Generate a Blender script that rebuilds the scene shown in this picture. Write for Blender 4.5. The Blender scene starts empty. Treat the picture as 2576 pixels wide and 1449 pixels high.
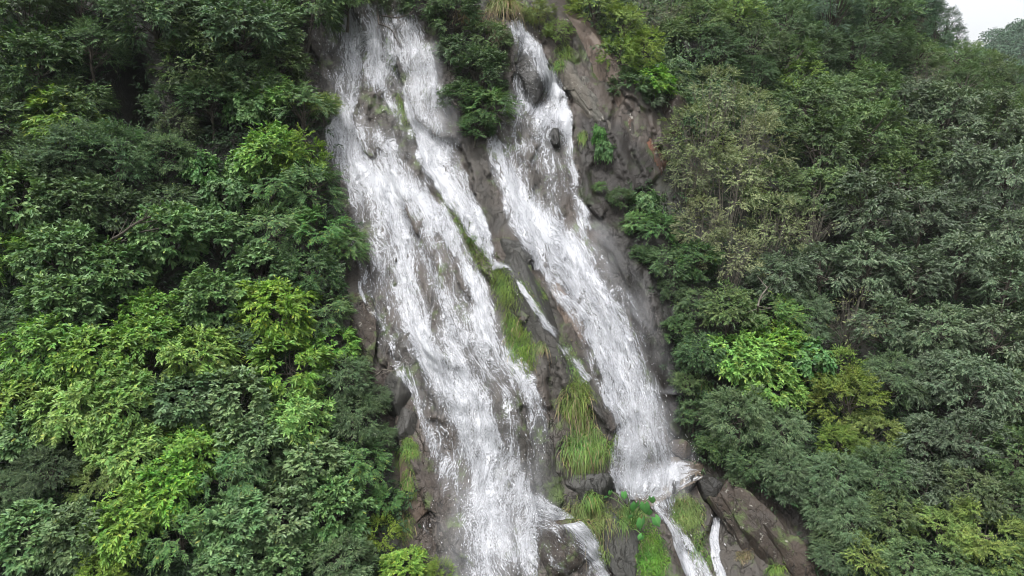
import bpy, math, random
import numpy as np
from mathutils import Vector, Matrix
from mathutils.bvhtree import BVHTree

scene = bpy.context.scene
COL = scene.collection
R = math.radians
rng = np.random.default_rng(11)
random.seed(5)

# ------------------------------------------------------------------ camera, sky, sun, exposure
W, H = 1024, 576
FOC = 731.0
PITCH = R(-10)
cam = bpy.data.cameras.new("camera")
cam.sensor_width = 36.0
cam.lens = 36.0 * FOC / W
cam.clip_start = 0.1
cam.clip_end = 3000
co = bpy.data.objects.new("camera", cam)
COL.objects.link(co)
co.location = (0, 0, 0)
co.rotation_euler = (R(90) + PITCH, 0, 0)
scene.camera = co

SUN_EL, SUN_AZ = R(66), R(-150)        # behind the camera, to the left
world = bpy.data.worlds.new("World")
scene.world = world
world.use_nodes = True
wn = world.node_tree
wn.nodes.clear()
sky = wn.nodes.new("ShaderNodeTexSky")
sky.sky_type = 'NISHITA'
sky.sun_disc = False
sky.sun_elevation = SUN_EL
sky.sun_rotation = SUN_AZ
sky.air_density = 1.0
sky.dust_density = 6.0
sky.ozone_density = 1.0
hs = wn.nodes.new("ShaderNodeHueSaturation")
hs.inputs['Saturation'].default_value = 0.16      # cloud cover: the blue is gone
bg = wn.nodes.new("ShaderNodeBackground")
bg.inputs['Strength'].default_value = 0.15
wo = wn.nodes.new("ShaderNodeOutputWorld")
wn.links.new(sky.outputs[0], hs.inputs['Color'])
wn.links.new(hs.outputs[0], bg.inputs['Color'])
wn.links.new(bg.outputs[0], wo.inputs['Surface'])

sl = bpy.data.lights.new("sun", 'SUN')
sl.energy = 1.5
sl.angle = R(24)
sl.color = (1.0, 0.985, 0.96)
so = bpy.data.objects.new("sun", sl)
COL.objects.link(so)
sd = Vector((math.sin(SUN_AZ) * math.cos(SUN_EL), math.cos(SUN_AZ) * math.cos(SUN_EL), math.sin(SUN_EL)))
so.rotation_euler = sd.to_track_quat('Z', 'Y').to_euler()

scene.view_settings.view_transform = 'Standard'
scene.view_settings.look = 'None'
scene.view_settings.exposure = 1.25
scene.view_settings.gamma = 1.0
scene.cycles.use_denoising = True
scene.cycles.pixel_filter_type = 'BLACKMAN_HARRIS'
scene.cycles.filter_width = 0.95
cy = scene.cycles
cy.max_bounces = 8
cy.diffuse_bounces = 2
cy.glossy_bounces = 2
cy.transmission_bounces = 3
cy.transparent_max_bounces = 24
cy.volume_bounces = 0
cy.caustics_reflective = False
cy.caustics_refractive = False

# ------------------------------------------------------------------ numeric helpers
K = 1024.0 / 2576.0            # the layout below is written on a 2576 px wide grid


def ray(px, py):
    px = np.asarray(px, float)
    py = np.asarray(py, float)
    a = (px - W / 2) / FOC
    b = (H / 2 - py) / FOC
    c, s = math.cos(PITCH), math.sin(PITCH)
    return np.stack([a, c - b * s, s + b * c], -1)


def project(P):
    c, s = math.cos(PITCH), math.sin(PITCH)
    f = P[..., 1] * c + P[..., 2] * s
    u = -P[..., 1] * s + P[..., 2] * c
    f = np.where(f < 0.1, 0.1, f)
    return W / 2 + FOC * P[..., 0] / f, H / 2 - FOC * u / f


def hsh(ix, iy, iz, seed):
    h = (ix.astype(np.int64) * 374761393 + iy.astype(np.int64) * 668265263 + iz.astype(np.int64) * 2147483647 + seed * 974634541) & 0xffffffff
    h = ((h ^ (h >> 13)) * 1274126177) & 0xffffffff
    h = ((h ^ (h >> 16)) * 2246822519) & 0xffffffff
    h = h ^ (h >> 15)
    return (h & 0xffffff) / float(0xffffff)


def vn(x, y, z=None, seed=0):
    x = np.asarray(x, float)
    y = np.asarray(y, float)
    z = np.zeros_like(x) if z is None else np.asarray(z, float)
    ix, iy, iz = np.floor(x), np.floor(y), np.floor(z)
    fx, fy, fz = x - ix, y - iy, z - iz
    fx, fy, fz = [f * f * f * (f * (f * 6 - 15) + 10) for f in (fx, fy, fz)]
    o = 0
    for dx in (0, 1):
        for dy in (0, 1):
            for dz in (0, 1):
                w = (fx if dx else 1 - fx) * (fy if dy else 1 - fy) * (fz if dz else 1 - fz)
                o = o + w * hsh(ix + dx, iy + dy, iz + dz, seed)
    return o * 2 - 1


def fbm(x, y, z=None, oc=4, seed=0, g=0.5):
    o, a = 0, 1.0
    for k in range(oc):
        o = o + a * vn(x * 2 ** k, y * 2 ** k, None if z is None else z * 2 ** k, seed + 17 * k)
        a *= g
    return o


def worley(x, y, seed=0):
    ix, iy = np.floor(x), np.floor(y)
    z0 = np.zeros_like(ix)
    b1 = np.full(x.shape, 9.0)
    b2 = np.full(x.shape, 9.0)
    cx = np.zeros_like(x)
    cy_ = np.zeros_like(x)
    for dx in (-1, 0, 1):
        for dy in (-1, 0, 1):
            jx, jy = ix + dx, iy + dy
            qx = jx + hsh(jx, jy, z0, seed)
            qy = jy + hsh(jx, jy, z0, seed + 1)
            d = np.hypot(qx - x, qy - y)
            m = d < b1
            b2 = np.where(m, b1, np.minimum(b2, d))
            cx = np.where(m, qx, cx)
            cy_ = np.where(m, qy, cy_)
            b1 = np.where(m, d, b1)
    return b1, b2, cx, cy_


def in_poly(x, y, poly):
    r = np.zeros(x.shape, bool)
    n = len(poly)
    for i in range(n):
        x1, y1 = poly[i]
        x2, y2 = poly[(i + 1) % n]
        if y1 == y2:
            continue
        c = ((y1 > y) != (y2 > y)) & (x < (x2 - x1) * (y - y1) / (y2 - y1) + x1)
        r ^= c
    return r


def nrm(v):
    return v / np.maximum(np.linalg.norm(v, axis=-1, keepdims=True), 1e-9)


def mesh(name, V, F, mat=None, parent=None, smooth=False, uv=None, attrs=None, link=True):
    """V (n,3); F a list of (m,k) index arrays; one mesh object."""
    me = bpy.data.meshes.new(name)
    V = np.ascontiguousarray(V, np.float32)
    F = [np.asarray(f, np.int32) for f in F if len(f)]
    me.vertices.add(len(V))
    me.vertices.foreach_set("co", V.ravel())
    li = np.concatenate([f.ravel() for f in F])
    cnt = np.concatenate([np.full(len(f), f.shape[1], np.int32) for f in F])
    st = np.concatenate([[0], np.cumsum(cnt)[:-1]]).astype(np.int32)
    me.loops.add(len(li))
    me.loops.foreach_set("vertex_index", li)
    me.polygons.add(len(cnt))
    me.polygons.foreach_set("loop_start", st)
    me.polygons.foreach_set("loop_total", cnt)
    if smooth:
        me.polygons.foreach_set("use_smooth", np.ones(len(cnt), bool))
    else:
        me.polygons.foreach_set("use_smooth", np.zeros(len(cnt), bool))
    me.update(calc_edges=True)
    if uv is not None:
        l = me.uv_layers.new(name="UVMap")
        l.data.foreach_set("uv", np.ascontiguousarray(uv[li], np.float32).ravel())
    for k, a in (attrs or {}).items():
        at = me.attributes.new(k, 'FLOAT', 'POINT')
        at.data.foreach_set("value", np.ascontiguousarray(a, np.float32))
    if mat:
        me.materials.append(mat)
    o = bpy.data.objects.new(name, me)
    if link:
        COL.objects.link(o)
    if parent is not None:
        o.parent = parent
    return o


def tag(o, label=None, cat=None, group=None, kind=None):
    for k, v in (('label', label), ('category', cat), ('group', group), ('kind', kind)):
        if v:
            o[k] = v
    return o


def empty(name, loc):
    o = bpy.data.objects.new(name, None)
    o.empty_display_size = 0.2
    COL.objects.link(o)
    o.location = loc
    return o


def gridfaces(nr, nc, base=0):
    i = np.arange(nr - 1)[:, None] * nc + np.arange(nc - 1)[None, :] + base
    return np.stack([i, i + 1, i + nc + 1, i + nc], -1).reshape(-1, 4)


# ------------------------------------------------------------------ materials
class NT:
    def __init__(s, name):
        s.m = bpy.data.materials.new(name)
        s.m.use_nodes = True
        s.t = s.m.node_tree
        s.t.nodes.clear()
        s.out = s.t.nodes.new("ShaderNodeOutputMaterial")

    def n(s, typ, **kw):
        nd = s.t.nodes.new("ShaderNode" + typ)
        for k, v in kw.items():
            if hasattr(nd, k):
                setattr(nd, k, v)
        return nd

    def put(s, nd, sock, v):
        if isinstance(v, bpy.types.NodeSocket):
            s.t.links.new(v, nd.inputs[sock])
        elif v is not None:
            nd.inputs[sock].default_value = v

    def math(s, op, a, b=0.5, c=None, clamp=False):
        nd = s.n("Math", operation=op, use_clamp=clamp)
        s.put(nd, 0, a)
        s.put(nd, 1, b)
        if c is not None:
            s.put(nd, 2, c)
        return nd.outputs[0]

    def noise(s, vec, scale, detail=3, rough=0.55, dist=0.0, dims='3D'):
        nd = s.n("TexNoise", noise_dimensions=dims)
        s.put(nd, 'Vector', vec)
        s.put(nd, 'Scale', scale)
        s.put(nd, 'Detail', detail)
        s.put(nd, 'Roughness', rough)
        s.put(nd, 'Distortion', dist)
        return nd.outputs[0]

    def mapping(s, vec, scale=(1, 1, 1), loc=(0, 0, 0), rot=(0, 0, 0)):
        nd = s.n("Mapping")
        s.put(nd, 'Vector', vec)
        nd.inputs['Scale'].default_value = scale
        nd.inputs['Location'].default_value = loc
        nd.inputs['Rotation'].default_value = rot
        return nd.outputs[0]

    def ramp(s, f, stops):
        nd = s.n("ValToRGB")
        s.put(nd, 0, f)
        e = nd.color_ramp.elements
        while len(e) < len(stops):
            e.new(0.5)
        for el, (p, c) in zip(e, stops):
            el.position = p
            el.color = (*c, 1) if len(c) == 3 else c
        return nd.outputs[0]

    def mix(s, f, a, b, mode='MIX'):
        nd = s.n("Mix", data_type='RGBA', blend_type=mode)
        s.put(nd, 0, f)
        for k, v in ((6, a), (7, b)):
            if isinstance(v, tuple) and len(v) == 3:
                v = (*v, 1)
            s.put(nd, k, v)
        return nd.outputs[2]

    def mr(s, v, a, b, c=0.0, d=1.0, t='LINEAR'):
        nd = s.n("MapRange", interpolation_type=t)
        s.put(nd, 0, v)
        s.put(nd, 1, a)
        s.put(nd, 2, b)
        s.put(nd, 3, c)
        s.put(nd, 4, d)
        return nd.outputs[0]

    def attr(s, name):
        nd = s.n("Attribute", attribute_name=name)
        return nd.outputs['Fac']

    def pbsdf(s, color, rough=0.5, spec=0.5, normal=None):
        b = s.n("BsdfPrincipled")
        if isinstance(color, tuple):
            color = (*color, 1) if len(color) == 3 else color
        s.put(b, 'Base Color', color)
        s.put(b, 'Roughness', rough)
        s.put(b, 'Specular IOR Level', spec)
        if normal is not None:
            s.put(b, 'Normal', normal)
        return b.outputs[0]

    def bump(s, h, strength=0.5, dist=0.05):
        nd = s.n("Bump")
        s.put(nd, 'Height', h)
        nd.inputs['Strength'].default_value = strength
        nd.inputs['Distance'].default_value = dist
        return nd.outputs[0]

    def done(s, shader):
        s.t.links.new(shader, s.out.inputs['Surface'])
        return s.m


def leaf_mat(name, dark, mid, light, young=None, young_at=0.93, gloss=0.55, spec=0.3, trans=0.28, var=0.2):
    N = NT(name)
    g = N.n("NewGeometry")
    oi = N.n("ObjectInfo")
    stops = [(0.0, dark), (0.5, mid), (0.9, light)]
    if young:
        stops = [(0.0, dark), (0.45, mid), (0.9, light), (young_at - 0.003, light), (young_at, young)]
    c = N.ramp(g.outputs['Random Per Island'], stops)
    # older and younger branches of one plant differ in green
    tc = N.n("TexCoord").outputs['Object']
    n1 = N.noise(tc, 1.7, 2)
    n2 = N.noise(N.mapping(tc, (1, 1, 1), (7, 3, 5)), 2.3, 2)
    h = N.n("HueSaturation")
    r1 = N.math('FRACT', N.math('MULTIPLY', oi.outputs['Random'], 7.31))
    r2 = N.math('FRACT', N.math('MULTIPLY', oi.outputs['Random'], 23.7))
    N.put(h, 'Hue', N.math('ADD', N.mr(r1, 0, 1, -0.012, 0.012), N.mr(n2, 0.3, 0.7, 0.468, 0.508)))
    N.put(h, 'Saturation', N.mr(r2, 0, 1, 0.86, 1.06))
    N.put(h, 'Value', N.math('MULTIPLY', N.mr(oi.outputs['Random'], 0, 1, 1 - var, 1 + var), N.mr(n1, 0.32, 0.68, 0.68, 1.34)))
    N.put(h, 'Color', c)
    p = N.pbsdf(h.outputs[0], gloss, spec)
    t = N.n("BsdfTranslucent")
    N.put(t, 'Color', N.mix(1.0, h.outputs[0], (0.95, 1.0, 0.45), 'MULTIPLY'))
    m = N.n("MixShader")
    N.put(m, 0, trans)
    N.t.links.new(p, m.inputs[1])
    N.t.links.new(t.outputs[0], m.inputs[2])
    return N.done(m.outputs[0])


def rock_mat(name, cols, lichen=0.0, wet=0.45, scale=1.0, moss=0.0, rust=0.0, veg=False, streak_rot=0.35):
    """cols = dark, mid, light stone colours"""
    cols = [(q[0] * .245, q[1] * .25, q[2] * .23) for q in cols]
    N = NT(name)
    tc = N.n("NewGeometry").outputs['Position']
    sv = N.mapping(tc, (1.0, 1.0, 0.28), (0, 0, 0), (0, streak_rot, 0))
    n1 = N.noise(sv, 1.1 * scale, 6, 0.62, 0.4)
    n2 = N.noise(tc, 5.5 * scale, 6, 0.65)
    n3 = N.noise(sv, 0.45 * scale, 3, 0.5, 0.5)
    f = N.math('ADD', N.math('MULTIPLY', n1, 0.6), N.math('MULTIPLY', n2, 0.4))
    c = N.ramp(f, [(0.33, cols[0]), (0.48, cols[1]), (0.66, cols[2])])
    # iron-pink and grey zones of the stone
    c = N.mix(N.mr(n3, 0.45, 0.6, 0, 0.75), c, N.mix(0.6, c, cols[3] if len(cols) > 3 else cols[1]))
    vor = N.n("TexVoronoi", feature='DISTANCE_TO_EDGE')
    wob = N.n("VectorMath", operation='ADD')
    nz = N.n("TexNoise")
    N.put(nz, 'Vector', tc)
    N.put(nz, 'Scale', 2.0)
    N.put(nz, 'Detail', 4.0)
    N.t.links.new(sv, wob.inputs[0])
    N.t.links.new(nz.outputs[1], wob.inputs[1])
    N.put(vor, 'Vector', wob.outputs[0])
    N.put(vor, 'Scale', 1.5 * scale)
    crack = N.mr(vor.outputs[0], 0.0, 0.03, 1, 0)
    crack = N.math('MULTIPLY', crack, N.mr(N.noise(tc, 0.9, 2), 0.42, 0.6))
    c = N.mix(N.math('MULTIPLY', crack, 0.85), c, (0.02, 0.018, 0.016))
    if lichen:
        l = N.mr(N.noise(tc, 4.0, 8, 0.75), 0.61 - lichen * 0.05, 0.66 - lichen * 0.05)
        c = N.mix(N.math('MULTIPLY', l, .7), c, (0.30, 0.29, 0.26))
    if moss:
        l = N.mr(N.noise(tc, 1.3, 6, 0.7), 0.56 - moss * 0.1, 0.66 - moss * 0.1)
        c = N.mix(l, c, (0.05, 0.075, 0.02))
    if rust:
        l = N.mr(N.noise(N.mapping(tc, (1.6, 1.0, 0.35)), 0.9, 4, 0.6), 0.45, 0.58)
        c = N.mix(N.math('MULTIPLY', l, .85), c, (0.10, 0.036, 0.016))
    if veg:
        c = N.mix(N.attr("veg"), c, N.ramp(n2, [(0.3, (0.007, 0.008, 0.005)), (0.7, (0.018, 0.018, 0.011))]))
    lay = N.noise(N.mapping(tc, (3.2, 3.2, 0.55), (0, 0, 0), (0, streak_rot, 0)), scale, 4, 0.55, 0.8)
    lay = N.math('ABSOLUTE', N.math('SUBTRACT', lay, 0.5))
    seam = N.mr(lay, 0.0, 0.022, 1, 0)
    seam = N.math('MULTIPLY', seam, N.mr(N.noise(tc, 0.8, 2), 0.42, 0.55))
    c = N.mix(N.math('MULTIPLY', seam, 0.8), c, (0.015, 0.014, 0.013))
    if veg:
        c = N.mix(N.math('MULTIPLY', N.attr("wall"), 0.8), c, N.mix(1.0, c, (0.10, 0.10, 0.095), 'MULTIPLY'))  # wet dark stone, darkened further: shade from the trees painted into the colour
    h = N.math('ADD', N.math('MULTIPLY', n2, 0.7), N.math('MULTIPLY', N.noise(tc, 22, 4, 0.6), 0.3))
    h = N.math('SUBTRACT', h, N.math('MULTIPLY', seam, 0.7))
    h = N.math('SUBTRACT', h, N.math('MULTIPLY', crack, 0.6))
    b = N.bump(h, 0.7, 0.08)
    rg = N.mr(n1, 0.35, 0.65, wet, wet + 0.25)
    return N.done(N.pbsdf(c, rg, 0.34, b))


def water_mat(name, col=(0.40, 0.41, 0.435), k=1.0):
    N = NT(name)
    uvn = N.n("UVMap", uv_map="UVMap").outputs[0]
    cov = N.attr("cov")
    # the flow wobbles: warp the stream coordinates
    nz = N.n("TexNoise", noise_dimensions='2D')
    N.put(nz, 'Vector', N.mapping(uvn, (1.6 * k, 0.8 * k, 1)))
    N.put(nz, 'Scale', 1.0)
    N.put(nz, 'Detail', 3.0)
    sub = N.n("VectorMath", operation='SUBTRACT')
    N.t.links.new(nz.outputs[1], sub.inputs[0])
    sub.inputs[1].default_value = (0.5, 0.5, 0.5)
    scl = N.n("VectorMath", operation='MULTIPLY')
    N.t.links.new(sub.outputs[0], scl.inputs[0])
    scl.inputs[1].default_value = (0.6 / k, 0.7 / k, 0)
    add = N.n("VectorMath", operation='ADD')
    N.t.links.new(uvn, add.inputs[0])
    N.t.links.new(scl.outputs[0], add.inputs[1])
    q = add.outputs[0]
    s1 = N.noise(N.mapping(q, (4.2 * k, 0.75 * k, 1)), 1, 3, 0.55, 0.3, '2D')
    s2 = N.noise(N.mapping(q, (15 * k, 2.3 * k, 1)), 1, 2, 0.55, 0.2, '2D')
    s3 = N.noise(N.mapping(q, (42 * k, 19 * k, 1)), 1, 2, 0.6, 0.2, '2D')
    n = N.math('ADD', N.math('MULTIPLY', s1, 0.27), N.math('MULTIPLY', s2, 0.36))
    n = N.math('ADD', n, N.math('MULTIPLY', s3, 0.37))
    thr = N.math('SUBTRACT', 0.66, N.math('MULTIPLY', cov, 0.29))
    a = N.mr(N.math('SUBTRACT', n, thr), -0.08, 0.10, 0, 1, 'SMOOTHSTEP')
    mist = N.math('MULTIPLY', N.mr(cov, 0.08, 0.9, 0.0, 0.27), N.mr(s1, 0.25, 0.65, 0.35, 1.0))
    a = N.math('MAXIMUM', a, mist)
    a = N.math('MULTIPLY', a, N.mr(cov, 0.0, 0.12))
    a = N.math('MULTIPLY', a, 0.94)
    b = N.bump(n, 0.35, 0.06 / k)
    p = N.pbsdf(col, 0.35, 0.4, b)
    t = N.n("BsdfTranslucent")
    N.put(t, 'Color', (*col, 1))
    m1 = N.n("MixShader")
    N.put(m1, 0, 0.3)
    N.t.links.new(p, m1.inputs[1])
    N.t.links.new(t.outputs[0], m1.inputs[2])
    tr = N.n("BsdfTransparent")
    m2 = N.n("MixShader")
    N.put(m2, 0, a)
    N.t.links.new(tr.outputs[0], m2.inputs[1])
    N.t.links.new(m1.outputs[0], m2.inputs[2])
    return N.done(m2.outputs[0])


def simple_mat(name, col, rough=0.7, var=None, spec=0.3, scale=6.0):
    N = NT(name)
    if var:
        pos = N.n("NewGeometry").outputs['Position']
        c = N.ramp(N.noise(pos, scale, 5, 0.65), [(0.3, var), (0.7, col)])
    else:
        c = col
    return N.done(N.pbsdf(c, rough, spec))


M = {}
M['gloss'] = leaf_mat("glossy_leaf", (0.038, 0.093, 0.031), (0.074, 0.159, 0.053), (0.131, 0.235, 0.085), (0.237, 0.297, 0.047), 0.997, 0.5, 0.35, 0.25)
M['lime'] = leaf_mat("bright_leaf", (0.060, 0.162, 0.025), (0.104, 0.237, 0.037), (0.168, 0.318, 0.056), (0.219, 0.323, 0.046), 0.95, 0.5, 0.35, 0.33)
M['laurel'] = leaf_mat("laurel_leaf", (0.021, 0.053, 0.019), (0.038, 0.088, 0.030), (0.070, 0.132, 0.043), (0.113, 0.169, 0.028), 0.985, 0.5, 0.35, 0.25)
M['under'] = leaf_mat("painted_shade_leaf", (0.010, 0.024, 0.010), (0.016, 0.040, 0.014), (0.028, 0.060, 0.020), None, 0.9, 0.6, 0.25, 0.2)  # understory leaf darkened to paint shadow into the gaps between crowns
M['feather'] = leaf_mat("feathery_leaflet", (0.034, 0.076, 0.034), (0.056, 0.116, 0.048), (0.095, 0.165, 0.066), None, 0.9, 0.55, 0.3, 0.3)
M['yfeather'] = leaf_mat("yellow_green_leaflet", (0.062, 0.118, 0.018), (0.100, 0.175, 0.028), (0.155, 0.235, 0.042), None, 0.9, 0.55, 0.3, 0.33)
M['pinnate'] = leaf_mat("pinnate_leaflet", (0.034, 0.096, 0.026), (0.058, 0.150, 0.038), (0.098, 0.205, 0.052), (0.17, 0.22, 0.04), 0.97, 0.5, 0.35, 0.3)
M['willow'] = leaf_mat("narrow_leaf", (0.034, 0.070, 0.030), (0.058, 0.108, 0.046), (0.098, 0.155, 0.070), None, 0.9, 0.5, 0.35, 0.25)
M['olive'] = leaf_mat("pale_olive_leaf", (0.074, 0.103, 0.043), (0.120, 0.162, 0.067), (0.210, 0.246, 0.120), None, 0.9, 0.55, 0.35, 0.3)
M['grey'] = leaf_mat("grey_green_leaf", (0.030, 0.058, 0.028), (0.054, 0.094, 0.046), (0.105, 0.150, 0.082), None, 0.9, 0.46, 0.4, 0.22, 0.34)
M['green'] = leaf_mat("mid_green_leaf", (0.034, 0.076, 0.024), (0.060, 0.118, 0.036), (0.108, 0.175, 0.056), None, 0.9, 0.5, 0.35, 0.28, 0.3)
M['creeper'] = leaf_mat("creeper_leaf", (0.035, 0.105, 0.028), (0.06, 0.16, 0.040), (0.10, 0.21, 0.06), None, 0.9, 0.5, 0.3, 0.25)
M['conifer'] = leaf_mat("conifer_needle", (0.018, 0.046, 0.026), (0.032, 0.070, 0.038), (0.052, 0.100, 0.052), None, 0.9, 0.6, 0.3, 0.15)
M['grass'] = leaf_mat("grass_blade", (0.05, 0.10, 0.018), (0.085, 0.165, 0.028), (0.14, 0.22, 0.045), (0.22, 0.17, 0.07), 0.95, 0.5, 0.35, 0.3, 0.1)
M['grass_yellow'] = leaf_mat("yellow_grass_blade", (0.065, 0.105, 0.02), (0.11, 0.17, 0.032), (0.165, 0.22, 0.05), (0.24, 0.18, 0.08), 0.93, 0.55, 0.3, 0.3, 0.1)
M['grass_dry'] = leaf_mat("dry_grass_blade", (0.10, 0.075, 0.04), (0.18, 0.14, 0.075), (0.27, 0.23, 0.13), (0.10, 0.14, 0.04), 0.9, 0.6, 0.3, 0.25, 0.1)
M['moss'] = leaf_mat("moss_blade", (0.045, 0.09, 0.014), (0.075, 0.145, 0.02), (0.12, 0.195, 0.03), None, 0.9, 0.6, 0.3, 0.25, 0.1)
M['fern'] = leaf_mat("bright_fern_blade", (0.05, 0.15, 0.016), (0.08, 0.21, 0.024), (0.12, 0.27, 0.035), None, 0.9, 0.5, 0.35, 0.35, 0.1)
M['bark'] = simple_mat("bark", (0.07, 0.062, 0.05), 0.85, (0.028, 0.024, 0.019), 0.2, 8)
M['bark_pale'] = simple_mat("pale_bark", (0.15, 0.137, 0.115), 0.8, (0.065, 0.058, 0.046), 0.2, 9)
M['bark_dark'] = simple_mat("dark_bark", (0.05, 0.042, 0.036), 0.85, (0.022, 0.018, 0.015), 0.2, 8)
GREY = ((0.045, 0.044, 0.043), (0.085, 0.083, 0.08), (0.14, 0.135, 0.125), (0.10, 0.082, 0.072))
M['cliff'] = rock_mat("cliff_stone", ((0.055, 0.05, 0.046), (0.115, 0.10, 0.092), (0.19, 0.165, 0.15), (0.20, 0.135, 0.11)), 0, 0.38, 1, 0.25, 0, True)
M['rk_grey'] = rock_mat("dark_grey_stone", GREY, 0, 0.42, 1.2)
M['rk_dark'] = rock_mat("wet_black_stone", ((0.02, 0.019, 0.018), (0.04, 0.037, 0.035), (0.075, 0.068, 0.06)), 0, 0.35, 1.3)
M['rk_pink'] = rock_mat("pink_stone", ((0.19, 0.13, 0.106), (0.33, 0.235, 0.195), (0.46, 0.35, 0.30)), 0, 0.4, 1.2)
M['rk_pale'] = rock_mat("pale_cracked_stone", ((0.15, 0.14, 0.13), (0.28, 0.26, 0.24), (0.43, 0.40, 0.37), (0.32, 0.24, 0.20)), 0.5, 0.6, 2.2)
M['rk_brown'] = rock_mat("brown_stone", ((0.055, 0.042, 0.034), (0.11, 0.08, 0.064), (0.17, 0.13, 0.105), (0.15, 0.088, 0.066)), 0.3, 0.55, 1.4, 0.15)
M['rk_rust'] = rock_mat("rust_stained_stone", ((0.035, 0.03, 0.027), (0.085, 0.07, 0.06), (0.17, 0.15, 0.135)), 0.9, 0.6, 1.5, 0, 1.0)
M['rk_moss'] = rock_mat("mossy_stone", GREY, 0, 0.45, 1.2, 0.35)
M['water'] = water_mat("falling_water")
M['stream'] = water_mat("stream_water", k=1.5)

MN = NT("fine_spray")
muv = MN.n("UVMap", uv_map="UVMap").outputs[0]
ms = MN.noise(MN.mapping(muv, (1.6, 0.8, 1)), 1, 4, .6, .5, '2D')
ma = MN.math('MULTIPLY', MN.mr(ms, .38, .75), MN.math('MULTIPLY', MN.attr("cov"), .24))
mt = MN.n("BsdfTransparent")
md = MN.n("BsdfTranslucent")
MN.put(md, 'Color', (0.75, 0.76, 0.79, 1))
mdf = MN.n("BsdfDiffuse")
MN.put(mdf, 'Color', (0.6, 0.61, 0.64, 1))
mm = MN.n("MixShader")
MN.t.links.new(mdf.outputs[0], mm.inputs[1])
MN.t.links.new(md.outputs[0], mm.inputs[2])
mx = MN.n("MixShader")
MN.put(mx, 0, ma)
MN.t.links.new(mt.outputs[0], mx.inputs[1])
MN.t.links.new(mm.outputs[0], mx.inputs[2])
M['mist'] = MN.done(mx.outputs[0])
# ------------------------------------------------------------------ the cliff and hillside
CTRL = [(0, 0, 24), (0, 288, 19), (0, 576, 14), (200, 0, 24.5), (200, 288, 19.8), (200, 576, 14.7), (300, 60, 25.3), (330, 288, 20.6), (370, 450, 18.2),
        (400, 576, 16.4), (310, 150, 23.2),
        (350, 15, 26.2), (430, 20, 26.3), (350, 100, 25.0), (430, 120, 25.0), (350, 150, 23.7), (400, 200, 22.4), (430, 288, 20.8), (470, 400, 18.7), (520, 560, 16.3),
        (480, 100, 24.8), (510, 22, 26.2), (535, 95, 25.2), (560, 220, 22.4), (600, 330, 20.4), (650, 450, 18.3), (690, 480, 18.2), (690, 500, 17.4), (690, 570, 16.4),
        (500, 290, 20.0), (540, 370, 18.4), (560, 440, 17.4),
        (620, 100, 25.6), (650, 200, 23.8), (700, 60, 30), (700, 300, 21.2), (700, 400, 19.5), (760, 480, 17.6), (800, 570, 15.8),
        (800, 0, 36), (800, 110, 30.5), (800, 200, 26), (850, 350, 21.2), (900, 500, 17.2), (1000, 560, 15.2), (1000, 400, 19), (1000, 250, 25), (1000, 150, 33),
        (900, 0, 42), (950, 60, 42), (1010, 105, 41), (860, 100, 34), (900, 180, 29),
        (-200, 0, 26), (-200, 300, 19.5), (-200, 576, 14.5), (1250, 250, 25), (1250, 576, 14), (512, 800, 12.5), (0, 800, 11), (1024, 800, 11.5),
        (200, -150, 30), (512, -150, 32), (800, -150, 44)]
cp = np.array(CTRL, float)
d_ = ray(cp[:, 0], cp[:, 1])
CP = d_ * (cp[:, 2] / d_[:, 1])[:, None]
cx, cz, cyv = CP[:, 0], CP[:, 2], CP[:, 1]


def tps_phi(r2):
    return np.where(r2 > 1e-12, 0.5 * r2 * np.log(np.maximum(r2, 1e-12)), 0)


n_ = len(cx)
A_ = np.zeros((n_ + 3, n_ + 3))
A_[:n_, :n_] = tps_phi((cx[:, None] - cx) ** 2 + (cz[:, None] - cz) ** 2) + np.eye(n_) * 1.5
A_[:n_, n_] = 1
A_[:n_, n_ + 1] = cx
A_[:n_, n_ + 2] = cz
A_[n_:, :n_] = A_[:n_, n_:].T
sol = np.linalg.solve(A_, np.concatenate([cyv, [0, 0, 0]]))
GX = np.arange(-26, 52, 0.1)
GZ = np.arange(-16, 22, 0.1)
gx, gz = np.meshgrid(GX, GZ)
GY = sol[n_] + sol[n_ + 1] * gx + sol[n_ + 2] * gz
for i in range(n_):
    GY = GY + sol[i] * tps_phi((gx - cx[i]) ** 2 + (gz - cz[i]) ** 2)
GY = np.clip(GY, 8.5, 62)


def F(X, Z):
    fx = np.clip((np.asarray(X, float) - GX[0]) / 0.1, 0, len(GX) - 1.001)
    fz = np.clip((np.asarray(Z, float) - GZ[0]) / 0.1, 0, len(GZ) - 1.001)
    i, j = fx.astype(int), fz.astype(int)
    a, b = fx - i, fz - j
    return (GY[j, i] * (1 - a) + GY[j, i + 1] * a) * (1 - b) + (GY[j + 1, i] * (1 - a) + GY[j + 1, i + 1] * a) * b


def hit(px, py, dz=0.0):
    """first meeting of the sight line with the slope lifted by dz (arrays allowed)"""
    d = ray(px, py)
    ts = np.concatenate([np.arange(9, 40, 0.08), np.arange(40, 75, 0.25)])
    P = d[..., None, :] * (ts[:, None] / d[..., None, 1:2])
    g = P[..., 1] - F(P[..., 0], P[..., 2] - dz)
    k = np.argmax(g > 0, axis=-1)
    k = np.where((g > 0).any(-1), k, len(ts) - 1)
    k = np.maximum(k, 1)
    g1 = np.take_along_axis(g, k[..., None], -1)[..., 0]
    g0 = np.take_along_axis(g, k[..., None] - 1, -1)[..., 0]
    t = ts[k - 1] + (ts[k] - ts[k - 1]) * np.clip(-g0 / np.where(np.abs(g1 - g0) < 1e-9, 1e-9, g1 - g0), 0, 1)
    return d * (t / d[..., 1])[..., None]


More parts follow.
